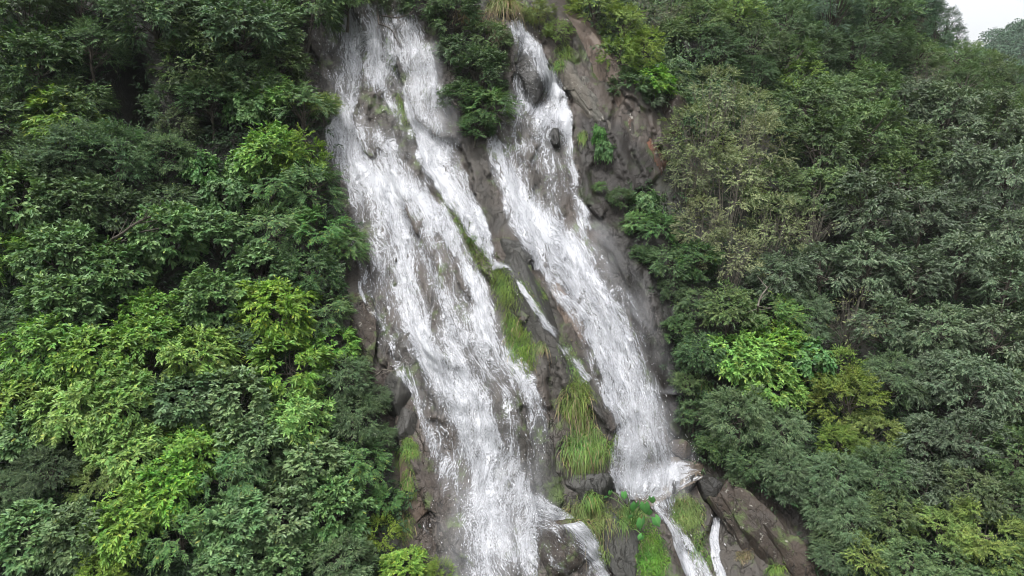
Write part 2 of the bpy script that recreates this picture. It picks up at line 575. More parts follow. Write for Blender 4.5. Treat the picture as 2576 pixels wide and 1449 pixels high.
ROCKPOLY = [(770, -80), (1440, -80), (1480, 40), (1545, 190), (1600, 240), (1690, 250), (1700, 380), (1610, 470), (1575, 520), (1570, 580), (1620, 690), (1660, 800), (1690, 920),
            (1730, 1040), (1765, 1160), (1880, 1195), (2010, 1270), (2060, 1449), (2090, 1700), (1040, 1700), (1010, 1250), (985, 1100), (930, 960), (885, 860), (860, 720), (865, 560),
            (830, 400), (790, 280), (745, 150)]
WALLPOLY = [(1450, 270), (1530, 290), (1640, 420), (1640, 560), (1700, 760), (1740, 960), (1800, 1160), (1700, 1180), (1640, 1000), (1590, 800), (1520, 640), (1470, 560), (1455, 400)]  # cliff strip of wet dark stone that also carries painted shade
HOLLOWS = [(312, 240, 52, 85, 3.0), (300, 590, 40, 36, 1.8), (520, 330, 40, 30, 1.5), (2050, 590, 60, 50, 2.0), (2140, 800, 60, 45, 1.6), (2440, 1165, 60, 30, 1.8), (2000, 1190, 70, 40, 1.6),
           (1960, 560, 30, 60, 1.5), (640, 700, 50, 25, 1.5), (110, 1010, 40, 20, 1.5), (2330, 880, 60, 30, 1.5), (2290, 450, 30, 80, 1.5)]


def hollow(P):
    u, v = project(P)
    u, v = u / K, v / K
    o = np.zeros(u.shape)
    for x, y, a_, b_, dp in HOLLOWS:
        o = np.maximum(o, dp * np.exp(-(((u - x) / a_) ** 2 + ((v - y) / b_) ** 2) ** 2))
    return o
VEGPOLY = [(1100, -80), (1300, -80), (1270, 100), (1265, 240), (1200, 345), (1150, 290), (1115, 120)]


def is_rock(P, jit=14.0):
    u, v = project(P)
    u = u / K + jit * fbm(P[..., 0] * 1.5, P[..., 2] * 1.5, seed=3)
    v = v / K + jit * fbm(P[..., 0] * 1.5, P[..., 2] * 1.5, seed=9)
    return in_poly(u, v, ROCKPOLY) & ~in_poly(u, v, VEGPOLY)


def disp(X, Z, rock):
    a = X * .94 + Z * .34
    s = -X * .34 + Z * .94
    wx = 0.35 * fbm(a * .9, s * .5, seed=40, oc=3)
    d = .42 * fbm(a * .45, s * .2, seed=1, oc=3)
    f1, f2, qx, qy = worley(a * .62 + wx, s * .22 + wx * .4, 5)
    zz = np.zeros_like(qx)
    hid = hsh(np.floor(qx * 977), np.floor(qy * 977), zz, 4) - .5
    t1 = hsh(np.floor(qx * 977), np.floor(qy * 977), zz, 7) - .5
    pl = .5 * hid + .6 * t1 * (a * .62 + wx - qx)
    f1, f2, qx, qy = worley(a * 1.6 + wx * 2, s * .8 + wx, 15)
    hid = hsh(np.floor(qx * 977), np.floor(qy * 977), zz, 24) - .5
    t1 = hsh(np.floor(qx * 977), np.floor(qy * 977), zz, 27) - .5
    pl2 = .16 * hid + .42 * t1 * (a * 1.6 + wx * 2 - qx)
    fine = .045 * fbm(a * 2.6, s * 1.4, seed=61, oc=4) + .02 * fbm(a * 9, s * 6, seed=71, oc=3)
    return d + rock * (pl + pl2 + fine) + (1 - rock) * fine * 2


xs = np.concatenate([np.arange(-25, -7, .4), np.arange(-7, 10, .065), np.arange(10, 50, .45)])
crp = np.array([(900, -120, 42), (928, -40, 42), (942, 10, 42), (952, 40, 42), (968, 62, 42), (990, 82, 42), (1024, 118, 41), (1100, 190, 38), (1250, 330, 32)], float)
cd = ray(crp[:, 0], crp[:, 1])
crP = cd * (crp[:, 2] / cd[:, 1])[:, None]
crest = np.interp(xs, np.concatenate([[-30, crP[0, 0] - 6], crP[:, 0]]), np.concatenate([[15.5, 15.5], crP[:, 2]]))
crest = crest + 0.4 * vn(xs * .35, xs * 0 + 2.2)
NT_ = 470
tt = np.linspace(0, 1, NT_)
Zg = -15 + (crest[None, :] + 15) * tt[:, None]
Xg = np.repeat(xs[None, :], NT_, 0)
Yg = F(Xg, Zg)
P_ = np.stack([Xg, Yg, Zg], -1)
rk = is_rock(P_).astype(float)
for _ in range(2):
    rk[1:-1, 1:-1] = (rk[1:-1, 1:-1] * 2 + rk[:-2, 1:-1] + rk[2:, 1:-1] + rk[1:-1, :-2] + rk[1:-1, 2:]) / 6
uu_, vv_ = project(P_)
flat = np.exp(-((((uu_ / K - 1665) / 120) ** 2 + ((vv_ / K - 1215) / 75) ** 2) ** 2))
Yg = Yg - disp(Xg, Zg, rk) * (1 - .92 * flat) + hollow(P_)
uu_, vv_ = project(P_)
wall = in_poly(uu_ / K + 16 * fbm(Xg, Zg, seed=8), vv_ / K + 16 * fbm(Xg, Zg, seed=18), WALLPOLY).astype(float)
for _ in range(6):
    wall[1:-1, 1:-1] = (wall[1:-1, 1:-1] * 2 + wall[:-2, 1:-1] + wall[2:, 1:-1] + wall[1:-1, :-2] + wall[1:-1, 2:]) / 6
rows = [np.stack([Xg, Yg, Zg], -1)]
for k in range(1, 14):
    rows.append(np.stack([xs, Yg[-1] + 2.0 * k, Zg[-1] - .06 * k * k + .3], -1)[None])
TV = np.concatenate(rows, 0)
nr, nc = TV.shape[:2]
veg = np.concatenate([1 - rk, np.ones((nr - NT_, nc))], 0)
cliff_faces = gridfaces(nr, nc)
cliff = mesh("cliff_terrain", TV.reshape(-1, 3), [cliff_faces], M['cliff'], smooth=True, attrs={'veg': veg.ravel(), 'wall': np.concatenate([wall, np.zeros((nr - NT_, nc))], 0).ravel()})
tag(cliff, "steep wet brown cliff and wooded hillside behind the falling water", kind='structure')
me = cliff.data
me.polygons.foreach_set("use_smooth", np.ones(len(me.polygons), bool))

gm = simple_mat("valley_soil", (0.045, 0.06, 0.025), 0.9, (0.02, 0.03, 0.012), 0.2, 0.4)
Vg = np.array([(-400, -400, -15.2), (400, -400, -15.2), (400, 400, -15.2), (-400, 400, -15.2)], float)
tag(mesh("valley_ground", Vg, [np.array([[0, 1, 2, 3]])], gm), kind='structure')

# ------------------------------------------------------------------ rocks
def ico(sub):
    import bmesh
    bm = bmesh.new()
    bmesh.ops.create_icosphere(bm, subdivisions=sub, radius=1.0)
    V = np.array([v.co[:] for v in bm.verts])
    Fc = np.array([[v.index for v in f.verts] for f in bm.faces])
    bm.free()
    return V, Fc


ICO = {k: ico(k) for k in (4, 5, 6)}
ROCKS_BVH = []


def rock_shape(rad, seed, sub=5, planes=20, p=40, rough=.05, strata=0.0):
    r = np.random.default_rng(seed)
    d, Fc = ICO[sub]
    n = nrm(r.normal(size=(planes, 3)))
    h = r.uniform(.72, 1.0, planes)
    q = np.maximum(d @ n.T, 0) / h
    rr = (q ** p).sum(1) ** (-1.0 / p)
    rr = np.minimum(rr, 1.25)
    V = d * rr[:, None]
    off = seed * 3.17
    m = np.array(rad)
    s = V * m
    V = V + d * (rough * fbm(s[:, 0] * 2.2 + off, s[:, 1] * 2.2, s[:, 2] * 2.2, 5, seed))[:, None]
    if strata:
        # stepped joints running down the slab
        x = s[:, 0] * 3.2 + .6 * vn(s[:, 2] * .8, s[:, 1] * .8 + off)
        st = (np.floor(x) + np.clip((x - np.floor(x) - .5) * 6 + .5, 0, 1))
        hh = hsh(np.floor(x), np.floor(s[:, 2] * .8 + vn(x, x * 0) * .3), np.zeros_like(x), seed) - .5
        V = V + d * (strata * hh)[:, None]
    return V * m, Fc


def rock(label, x, y, hw, hh, tilt, mat, seed, name="boulder", sink=.45, depth=.8, sub=5, strata=0.0, group=None, cat="rock", lean=28, rough=.05):
    P = hit(x * K, y * K)
    s = P[1] / FOC * K
    rad = (hw * s, max(hw * s * depth, .16), hh * s * 1.12)
    V, Fc = rock_shape(rad, seed, sub, strata=strata, rough=rough)
    rot = Matrix.Rotation(R(tilt), 3, 'Y') @ Matrix.Rotation(R(-lean), 3, 'X')
    rot = np.array(Matrix.Rotation(R(-tilt), 3, 'Y') @ Matrix.Rotation(R(-lean), 3, 'X'))
    V = V @ rot.T
    c = np.array(P) + np.array((0, rad[1] * sink, 0))
    o = mesh(name, V, [Fc], M[mat], smooth=True)
    o.location = c
    tag(o, label, cat, group)
    ROCKS_BVH.append((V + c, Fc))
    return o


G = "bare rocks in the gorge"
rock("long dark grey slab lying between the two waterfalls", 1345, 830, 66, 215, 24, 'rk_grey', 3, "rock_slab", .25, .7, 6, .06, G)
rock("rounded grey hump of rock at the top of the dark slab", 1300, 655, 42, 62, 20, 'rk_grey', 8, "boulder", .3, .8, 5, 0, G)
rock("reddish pink bulge of rock beside the right waterfall", 1445, 835, 48, 105, 22, 'rk_pink', 12, "boulder", .55, .7, 5, 0, G)
rock("leftmost grey slab of the cracked outcrop beside the right waterfall", 1424, 178, 24, 72, 30, 'rk_pale', 21, "rock_outcrop", .45, .8, 5, .10, G, rough=.07)
rock("middle grey slab of the cracked outcrop beside the right waterfall", 1455, 228, 27, 88, 30, 'rk_pale', 22, "rock_outcrop", .45, .8, 5, .12, G, rough=.07)
rock("right pinkish grey slab of the cracked outcrop beside the right waterfall", 1497, 258, 26, 84, 30, 'rk_pale', 23, "rock_outcrop", .5, .8, 5, .12, G, rough=.07)
rock("small wet rounded rock at the pool lip behind the arum plant", 1588, 1268, 22, 14, 20, 'rk_dark', 83, "boulder", .1, 1.0, 4, 0, G, lean=0)
rock("small mossy rounded rock at the pool lip left of the grass dome", 1668, 1262, 20, 13, 20, 'rk_moss', 84, "boulder", .1, 1.0, 4, 0, G, lean=0)
rock("low dark rock breaking the foam in the middle of the pool", 1640, 1228, 16, 8, 40, 'rk_dark', 86, "boulder", .0, 1.0, 4, 0, G, lean=0)
rock("long pinkish brown slab running up the hill above the cracked outcrop", 1500, 150, 50, 190, 28, 'rk_pink', 25, "rock_slab", .4, .5, 6, .08, G)
rock("brown block at the lip beside the top of the right waterfall", 1410, 95, 40, 55, 15, 'rk_brown', 29, "boulder", .3, .8, 5, 0.05, G)
rock("rust streaked dark rock wall above the creeper clump", 1600, 385, 62, 105, 4, 'rk_rust', 31, "cliff_outcrop", .3, .8, 6, .06, G)
rock("grey brown rounded rock face behind the pale leaved tree", 1688, 300, 52, 88, 8, 'rk_brown', 35, "cliff_outcrop", .3, .8, 5, 0, G)
rock("grey boulder overhanging the shrubs on the upper right slope", 1726, 152, 60, 38, 12, 'rk_grey', 37, "boulder", .0, .9, 5, .08, G)
rock("bare brown slab showing near the hill crest", 2303, 76, 40, 19, 38, 'rk_brown', 39, "boulder", .0, 1, 4, 0, G)
rock("small reddish rock face among the right slope bushes", 1937, 214, 30, 34, 10, 'rk_pink', 41, "boulder", .0, .8, 4, 0, G)
rock("smooth grey green boulder leaning on the left edge of the left waterfall", 1000, 990, 36, 66, 6, 'rk_moss', 43, "boulder", .15, .9, 5, 0, G)
rock("grey block under the leaning grey green boulder", 1022, 1072, 34, 50, 4, 'rk_grey', 44, "boulder", .25, .9, 5, 0, G)
rock("brown broken rock ledge left of the left waterfall", 905, 835, 42, 110, 18, 'rk_brown', 47, "rock_outcrop", .3, .8, 6, .12, G, rough=.09)
rock("rounded brown rock with water running over it at the foot of the left waterfall", 1420, 1398, 92, 74, 20, 'rk_brown', 51, "boulder", .5, .8, 5, 0, G)
rock("dark grey jointed slab between the yellow grass and the bright fern", 1545, 1370, 58, 105, 22, 'rk_grey', 53, "rock_slab", .3, .7, 6, .12, G)
rock("left layered slab of the brown lichen spotted slope in the lower right", 1885, 1345, 52, 135, 36, 'rk_brown', 57, "rock_slab", .75, .6, 6, .12, G, rough=.09)
rock("middle layered slab of the brown lichen spotted slope", 1955, 1395, 50, 150, 38, 'rk_brown', 58, "rock_slab", .7, .6, 6, .12, G, rough=.09)
rock("rightmost slab of the lichen spotted slope beside the shrubs", 2030, 1440, 46, 130, 40, 'rk_brown', 60, "rock_slab", .9, .6, 6, .12, G, rough=.09)
rock("knobbly brown boulder above the thin right stream", 1850, 1265, 36, 62, 10, 'rk_brown', 59, "boulder", .1, .8, 5, 0, G, rough=.12)
rock("flat black stone lying in the foam at the pool edge", 1690, 1224, 20, 7, 75, 'rk_dark', 61, "boulder", -.2, 1.2, 4, 0, G, lean=0)
rock("dark slanting stone at the right end of the pool", 1735, 1213, 24, 10, 72, 'rk_dark', 62, "boulder", -.2, 1.2, 4, 0, G, lean=0)
rock("brown boulder where a side trickle drops into the pool", 1712, 1130, 27, 26, 10, 'rk_brown', 64, "boulder", .0, .9, 5, 0, G, lean=10)
rock("black wet rock behind the veil at the top of the right waterfall", 1335, 195, 40, 66, 12, 'rk_dark', 67, "boulder", .2, .6, 5, 0, G)
rock("grey rib streaked with algae at the right edge of the left waterfall", 1372, 1170, 40, 110, 8, 'rk_moss', 71, "rock_slab", .45, .6, 6, .10, G, rough=.10)
rock("reddish brown rock under the grass at the left foot of the waterfall", 1040, 1230, 34, 90, 14, 'rk_pink', 73, "rock_outcrop", .35, .8, 5, .08, G)
rock("squat grey rock below the hanging grass in the middle", 1480, 1235, 60, 46, 10, 'rk_grey', 75, "boulder", .35, .8, 5, .05, G)
rock("dark rock step jutting from the right waterfall halfway up", 1396, 348, 14, 26, 10, 'rk_dark', 77, "boulder", .1, .9, 4, 0, G)
rock("dark wet buttress along the right side of the right waterfall", 1650, 830, 40, 190, 22, 'rk_dark', 79, "rock_slab", .55, .6, 6, .10, G)
rock("dark block under the pool beside the right grass dome", 1790, 1240, 40, 44, 15, 'rk_dark', 81, "boulder", .3, .8, 5, .06, G)

# one search tree of cliff and rocks for seating water, grass and moss
bv = [TV.reshape(-1, 3)]
bf = [list(map(tuple, cliff_faces.tolist()))]
base = len(bv[0])
for V, Fc in ROCKS_BVH:
    bv.append(V)
    bf.append(list(map(tuple, (Fc + base).tolist())))
    base += len(V)
BV = BVHTree.FromPolygons(np.concatenate(bv).tolist(), sum(bf, []))


def cast(px, py):
    """arrays of pixels on the 2576 grid -> points and normals on cliff and rocks"""
    d = ray(np.asarray(px) * K, np.asarray(py) * K)
    P = np.zeros(d.shape)
    Nn = np.zeros(d.shape)
    sh = d.shape[:-1]
    z = Vector((0, 0, 0))
    for idx in np.ndindex(*sh):
        l, n, f, ds = BV.ray_cast(z, Vector(d[idx]))
        if l is None:
            l = Vector(d[idx] * (20 / d[idx][1]))
            n = Vector((0, -1, 0))
        if n.dot(l) > 0:
            n = -n
        P[idx] = l
        Nn[idx] = n
    return P, Nn
# ------------------------------------------------------------------ water
def pdist(x, y, line):
    best = np.full(x.shape, 1e9)
    for (x1, y1), (x2, y2) in zip(line[:-1], line[1:]):
        dx, dy = x2 - x1, y2 - y1
        t = np.clip(((x - x1) * dx + (y - y1) * dy) / (dx * dx + dy * dy + 1e-9), 0, 1)
        best = np.minimum(best, np.hypot(x - x1 - t * dx, y - y1 - t * dy))
    return best


def smooth_grid(A, n):
    for _ in range(n):
        B = A.copy()
        B[1:-1] = (A[:-2] + 2 * A[1:-1] + A[2:]) / 4
        C = B.copy()
        C[:, 1:-1] = (B[:, :-2] + 2 * B[:, 1:-1] + B[:, 2:]) / 4
        A = C
    return A


DROPS = []


def stream(name, label, rows, base, strands=(), holes=(), layers=3, mat='water', step=6.0, feather=18, drop=0, sm=5, lift=.03, gap=.07, kind='structure', sparse=.16, seed=0, bulge=0.0):
    rows = [r if len(r) == 4 else (r[1], r[0], r[2], r[0]) for r in rows]
    A = np.array(rows, float)
    L, Rr = A[:, :2], A[:, 2:]
    cen = (L + Rr) / 2
    s = np.concatenate([[0], np.cumsum(np.linalg.norm(np.diff(cen, axis=0), axis=1))])
    n = max(8, int(s[-1] / step))
    si = np.linspace(0, s[-1], n)

    def it(a):
        v = np.interp(si, s, a)
        k = max(1, int(14 / step))
        vp = np.pad(v, k, mode='edge')
        return np.convolve(vp, np.ones(2 * k + 1) / (2 * k + 1), 'valid')
    lx, ly, rx, ry = it(L[:, 0]), it(L[:, 1]), it(Rr[:, 0]), it(Rr[:, 1])
    wmax = np.max(np.hypot(rx - lx, ry - ly))
    m = max(6, int(wmax / step))
    u = np.linspace(0, 1, m)
    X = lx[:, None] + (rx - lx)[:, None] * u
    Y = ly[:, None] + (ry - ly)[:, None] * u
    P, Nn = cast(X, Y)
    P = smooth_grid(P, sm)
    mid = P[:, m // 2]
    ds = np.concatenate([[0], np.cumsum(np.linalg.norm(np.diff(mid, axis=0), axis=1))])
    wd = np.linalg.norm(P[:, -1] - P[:, 0], axis=-1)
    U = (u[None, :] - .5) * wd[:, None] + .25 * mid[:, :1]
    Vv = np.repeat(ds[:, None], m, 1)
    wpx = np.hypot(rx - lx, ry - ly)[:, None]
    ed = np.minimum(u, 1 - u)[None, :] * wpx + 12 * fbm(U * 3 + seed, Vv * 1.1, seed=5 + seed, oc=3)
    e = np.clip(ed / feather, 0, 1)
    e = e * e * (3 - 2 * e)
    ends = np.clip(np.minimum(Vv, 9) / .25, 0, 1)
    cov = np.full(X.shape, float(base)) + + .30 * fbm(U * 1.6, Vv * .45, seed=77 + seed, oc=3)
    for line, w, amp in strands:
        cov = cov + amp * np.exp(-(pdist(X, Y, line) / w) ** 2)
    for line, w, amp in holes:
        cov = cov - amp * np.exp(-(pdist(X, Y, line) / w) ** 2)
    cov = np.clip(cov, .04, 1.15) * e * (.35 + .65 * e) * ends
    fw = np.gradient(P, axis=0)
    fw = nrm(fw)
    ac = nrm(np.gradient(P, axis=1))
    no = nrm(np.cross(ac, fw))
    no = np.where((no[..., 1] > 0)[..., None], -no, no)
    no = smooth_grid(nrm(no + np.array((0, -.8, .25))), 4)
    VV, FF, UV, CV = [], [], [], []
    for k in range(layers):
        rip = .05 * fbm(U * 2.5 + 9 * k, Vv * 1.2, seed=31 + k, oc=3) + .02 * fbm(U * 9, Vv * 4 + 5 * k, seed=41 + k, oc=2)
        off = lift + gap * k + rip * (.4 + .6 * k) * e + bulge * e
        Q = P + no * np.maximum(off, .012 + .02 * k)[..., None]
        FF.append(gridfaces(n, m, sum(len(v) for v in VV)))
        VV.append(Q.reshape(-1, 3))
        UV.append(np.stack([U + 13.7 * k + seed * 3.1, Vv + 7.3 * k], -1).reshape(-1, 2))
        CV.append(np.clip(cov - sparse * k * (1.15 - np.clip(cov, 0, 1) * .5), 0, 1.2).ravel() if k else cov.ravel())
    o = mesh(name, np.concatenate(VV), FF, M[mat], smooth=True, uv=np.concatenate(UV), attrs={'cov': np.concatenate(CV)})
    tag(o, label, None, None, kind)
    if drop:
        w = (np.clip(cov, 0, 1) * (1.25 - np.clip(cov, 0, 1))).ravel()
        idx = rng.choice(w.size, drop, p=w / w.sum())
        q = P.reshape(-1, 3)[idx] + no.reshape(-1, 3)[idx] * (np.abs(rng.normal(0, .16, drop)) + .05)[:, None] + rng.normal(0, .05, (drop, 3))
        DROPS.append((q, fw.reshape(-1, 3)[idx]))
    return P, cov


LEFT = [(0, 780, 960), (20, 775, 970), (60, 775, 1000), (150, 770, 1012), (250, 780, 1036), (300, 812, 1052), (350, 812, 1060), (400, 815, 1075), (440, 840, 1085), (490, 860, 1100),
        (560, 868, 1150), (640, 885, 1208), (700, 895, 1235), (760, 900, 1258), (800, 918, 1270), (870, 950, 1300), (940, 985, 1345), (1000, 1015, 1378), (1080, 1040, 1394), (1150, 1062, 1386),
        (1230, 1068, 1352), (1290, 1045, 1368), (1380, 1060, 1366), (1449, 1120, 1350), (1530, 1170, 1380)]
stream("waterfall", "broad left waterfall streaming down the brown rock in white threads", LEFT, .37,
       strands=[([(872, 40), (885, 150), (885, 240), (872, 310)], 20, .34), ([(935, 90), (955, 170), (975, 260)], 22, .26),
                ([(905, 80), (925, 210)], 16, .2),
                ([(840, 330), (870, 390), (950, 450), (1040, 500), (1100, 560), (1150, 640), (1195, 720), (1225, 800)], 26, .30),
                ([(850, 310), (900, 350), (930, 420), (1000, 470)], 45, .34),
                ([(905, 440), (960, 500), (1000, 600), (1020, 700), (1050, 800), (1090, 900), (1120, 990), (1170, 1090), (1230, 1240), (1280, 1400)], 34, .36),
                ([(950, 470), (1010, 560), (1060, 640), (1110, 740), (1140, 860), (1190, 1000), (1235, 1120)], 22, .26),
                ([(1010, 950), (1050, 1050), (1110, 1130), (1170, 1260), (1220, 1440)], 26, .34),
                ([(1190, 700), (1230, 830), (1280, 920), (1340, 990)], 24, .28),
                ([(1060, 820), (1100, 960)], 30, .2), ([(1290, 930), (1345, 1040), (1360, 1140)], 34, .16), ([(1150, 900), (1230, 1060), (1290, 1200)], 36, .12), ([(1330, 1240), (1340, 1300), (1320, 1400), (1330, 1449)], 26, .34),
                ([(940, 790), (985, 850), (1010, 960)], 14, .18)],
       holes=[([(905, 560), (930, 680), (935, 760)], 34, .26), ([(800, 20), (800, 260)], 34, .3), ([(830, 15), (960, 40)], 26, .24), ([(910, 130), (912, 230), (930, 300)], 15, .3),
              ([(1100, 600), (1140, 660), (1190, 760)], 15, .34), ([(970, 700), (990, 790)], 22, .2), ([(1000, 330), (1030, 400), (1060, 440)], 22, .22),
              ([(1180, 880), (1200, 960)], 16, .12), ([(1310, 1090), (1350, 1180)], 26, .12), ([(1060, 1180), (1100, 1280), (1130, 1420)], 34, .3), 
              ([(1150, 1080), (1130, 1130)], 16, .2), ([(985, 200), (1010, 260)], 16, .26), ([(1230, 880), (1260, 960)], 12, .2)],
       drop=2340, seed=1)
stream("waterfall", "narrow middle fall dropping behind the moss strip to a small ledge",
       [(15, 985, 1050), (50, 978, 1062), (100, 985, 1092), (200, 1004, 1118), (300, 1022, 1138), (400, 1040, 1172), (500, 1098, 1205), (560, 1160, 1225), (620, 1195, 1245), (665, 1215, 1262), (690, 1228, 1262)], .40,
       strands=[([(1020, 60), (1060, 180), (1075, 300)], 34, .12), ([(1030, 300), (1060, 390), (1120, 470), (1190, 560), (1235, 650)], 24, .36), ([(1085, 370), (1130, 440)], 30, .24), ([(1015, 230), (1030, 330)], 9, .24)],
       holes=[([(1060, 230), (1075, 310)], 26, .14)], drop=675, seed=2)
RIGHT = [(40, 1268, 1318), (60, 1268, 1330), (100, 1274, 1356), (150, 1285, 1384), (200, 1285, 1412), (250, 1270, 1432), (300, 1236, 1442), (350, 1210, 1446), (400, 1208, 1455), (450, 1222, 1466),
         (500, 1246, 1478), (560, 1268, 1490), (600, 1296, 1506), (650, 1328, 1530), (700, 1355, 1560), (750, 1385, 1590), (800, 1425, 1612), (850, 1448, 1630), (900, 1466, 1645),
         (950, 1490, 1655), (1000, 1512, 1665), (1050, 1522, 1680), (1100, 1530, 1696), (1150, 1532, 1712), (1200, 1522, 1725), (1232, 1535, 1715), (1262, 1560, 1690)]
stream("waterfall", "right waterfall fanning down the cliff into the pool", RIGHT, .37,
       strands=[([(1285, 55), (1325, 90), (1360, 130), (1385, 190), (1410, 260), (1430, 330)], 20, .42), ([(1300, 250), (1350, 300)], 24, .25),
                ([(1225, 350), (1260, 430), (1310, 500), (1380, 570), (1450, 640), (1510, 720), (1555, 810), (1590, 900), (1620, 1000), (1650, 1100), (1690, 1190)], 30, .36),
                ([(1280, 470), (1330, 560), (1400, 660), (1470, 750), (1530, 850), (1565, 960), (1590, 1080), (1610, 1190)], 40, .26),
                ([(1425, 230), (1440, 330), (1452, 430), (1470, 570)], 20, .36), ([(1300, 290), (1330, 400)], 34, .2), ([(1390, 200), (1425, 280), (1445, 360)], 16, .3), ([(1350, 270), (1400, 300)], 26, .2), ([(1400, 300), (1390, 420)], 14, .16),
                ([(1560, 1210), (1640, 1215), (1700, 1190)], 26, .4), ([(1450, 640), (1490, 680)], 26, .16)],
       holes=[([(1310, 160), (1345, 220), (1370, 250)], 20, .34), ([(1340, 410), (1380, 500), (1420, 560)], 34, .24), ([(1405, 350), (1420, 450), (1440, 540)], 18, .18), ([(1240, 390), (1260, 470)], 14, .1),
              ([(1390, 330), (1400, 370)], 14, .22), ([(1430, 800), (1460, 860)], 26, .3), ([(1480, 880), (1500, 960)], 20, .26), ([(1545, 1130), (1560, 1190)], 18, .24), ([(1620, 860), (1640, 960)], 14, .2), ([(1370, 690), (1400, 740)], 16, .2)],
       drop=1620, seed=3)
stream("stream", "thin white runnel crossing the dark slab below the ledge",
       [(1228, 662, 1232, 690), (1262, 658, 1262, 678), (1288, 668, 1281, 680), (1312, 714, 1301, 720), (1346, 768, 1333, 775), (1386, 820, 1366, 829), (1420, 861, 1401, 871), (1448, 905, 1426, 914), (1488, 960, 1464, 969)], .55,
       mat='stream', feather=8, layers=3, lift=.07, step=4, seed=4, drop=67)
stream("stream", "short runnel splitting off beside the reddish rock",
       [(1352, 700, 1346, 712), (1382, 728, 1372, 742), (1420, 742, 1412, 762), (1450, 760, 1440, 782), (1480, 800, 1462, 815)], .66, mat='stream', feather=8, layers=3, lift=.07, step=4, seed=5, drop=45)
stream("stream", "white water curling round the rounded rock at the foot of the left waterfall",
       [(1356, 1222, 1312, 1250), (1390, 1270, 1335, 1310), (1440, 1296, 1350, 1352), (1488, 1335, 1362, 1390), (1522, 1390, 1385, 1430), (1552, 1449, 1420, 1470), (1580, 1530, 1450, 1530)], .42,
       strands=[([(1340, 1245), (1385, 1290), (1450, 1330), (1480, 1370)], 16, .34), ([(1480, 1390), (1510, 1449)], 14, .2)], holes=[([(1420, 1340), (1450, 1400)], 14, .2)],
       mat='stream', feather=14, layers=3, lift=.14, sm=3, step=4.5, seed=6, drop=157)
stream("stream", "white water spilling from the pool past the arum plant",
       [(1622, 1250, 1700, 1238), (1630, 1280, 1690, 1262), (1660, 1312, 1700, 1300), (1680, 1345, 1722, 1330), (1700, 1390, 1752, 1370), (1722, 1449, 1790, 1430), (1750, 1530, 1832, 1510)], .78,
       holes=[([(1650, 1270), (1690, 1310)], 16, .3)], mat='stream', feather=12, layers=3, step=4, seed=7, drop=135)
stream("stream", "thin vertical ribbon of white water beside the brown slope",
       [(1796, 1292, 1814, 1292), (1790, 1320, 1812, 1320), (1782, 1360, 1804, 1360), (1788, 1400, 1814, 1400), (1800, 1449, 1830, 1449), (1812, 1530, 1850, 1530)], .9, mat='stream', feather=7, layers=2, step=3.5, seed=8, drop=63)
stream("stream", "hairline trickle along the left edge of the left waterfall",
       [(898, 690, 908, 690), (902, 740, 912, 738), (918, 782, 932, 776), (944, 800, 960, 790), (958, 838, 978, 832)], .6, mat='stream', feather=6, layers=2, step=3.5, seed=9, drop=27)
stream("stream", "little side trickle falling over a brown boulder into the pool",
       [(1700, 1085, 1712, 1080), (1722, 1118, 1736, 1112), (1730, 1140, 1744, 1140), (1728, 1158, 1760, 1158)], .6, mat='stream', feather=6, layers=2, step=3.5, seed=10, drop=27)

# the pool: brown water with drifting foam
PN = NT("pool_surface")
pos = PN.n("NewGeometry").outputs['Position']
bb = PN.bump(PN.noise(pos, 9, 3), .5, .03)
M['pool'] = PN.done(PN.pbsdf((0.085, 0.07, 0.055), 0.12, 0.5, bb))
POOL = [(1580, 1215, 1640, 1150), (1590, 1245, 1700, 1150), (1600, 1270, 1745, 1160), (1640, 1278, 1772, 1172), (1690, 1246, 1768, 1195), (1720, 1230, 1764, 1206)]
A_ = np.array(POOL, float)
si = np.linspace(0, 5, 40)
ex = [np.interp(si, range(6), A_[:, k]) for k in range(4)]
u_ = np.linspace(0, 1, 30)
PX = ex[0][:, None] + (ex[2] - ex[0])[:, None] * u_
PY = ex[1][:, None] + (ex[3] - ex[1])[:, None] * u_
Pp, _n = cast(PX, PY)
Pp = smooth_grid(Pp, 6)
Pp = Pp + np.array((0, -.02, .025))
tag(mesh("pool_water", Pp.reshape(-1, 3), [gridfaces(40, 30)], M['pool'], smooth=True), "brown churned pool at the foot of the right waterfall", kind='structure')
stream("pool_foam", "white foam spreading over the brown pool",
       [(1560, 1215, 1590, 1255), (1600, 1180, 1630, 1272), (1650, 1155, 1665, 1262), (1700, 1152, 1705, 1245), (1745, 1165, 1740, 1228), (1775, 1182, 1768, 1212)], .5,
       strands=[([(1570, 1235), (1640, 1215), (1700, 1190)], 30, .45)], holes=[([(1750, 1170), (1740, 1210)], 24, .25)], mat='stream', feather=10, layers=1, step=4, sm=8, lift=.06, seed=11, drop=90)

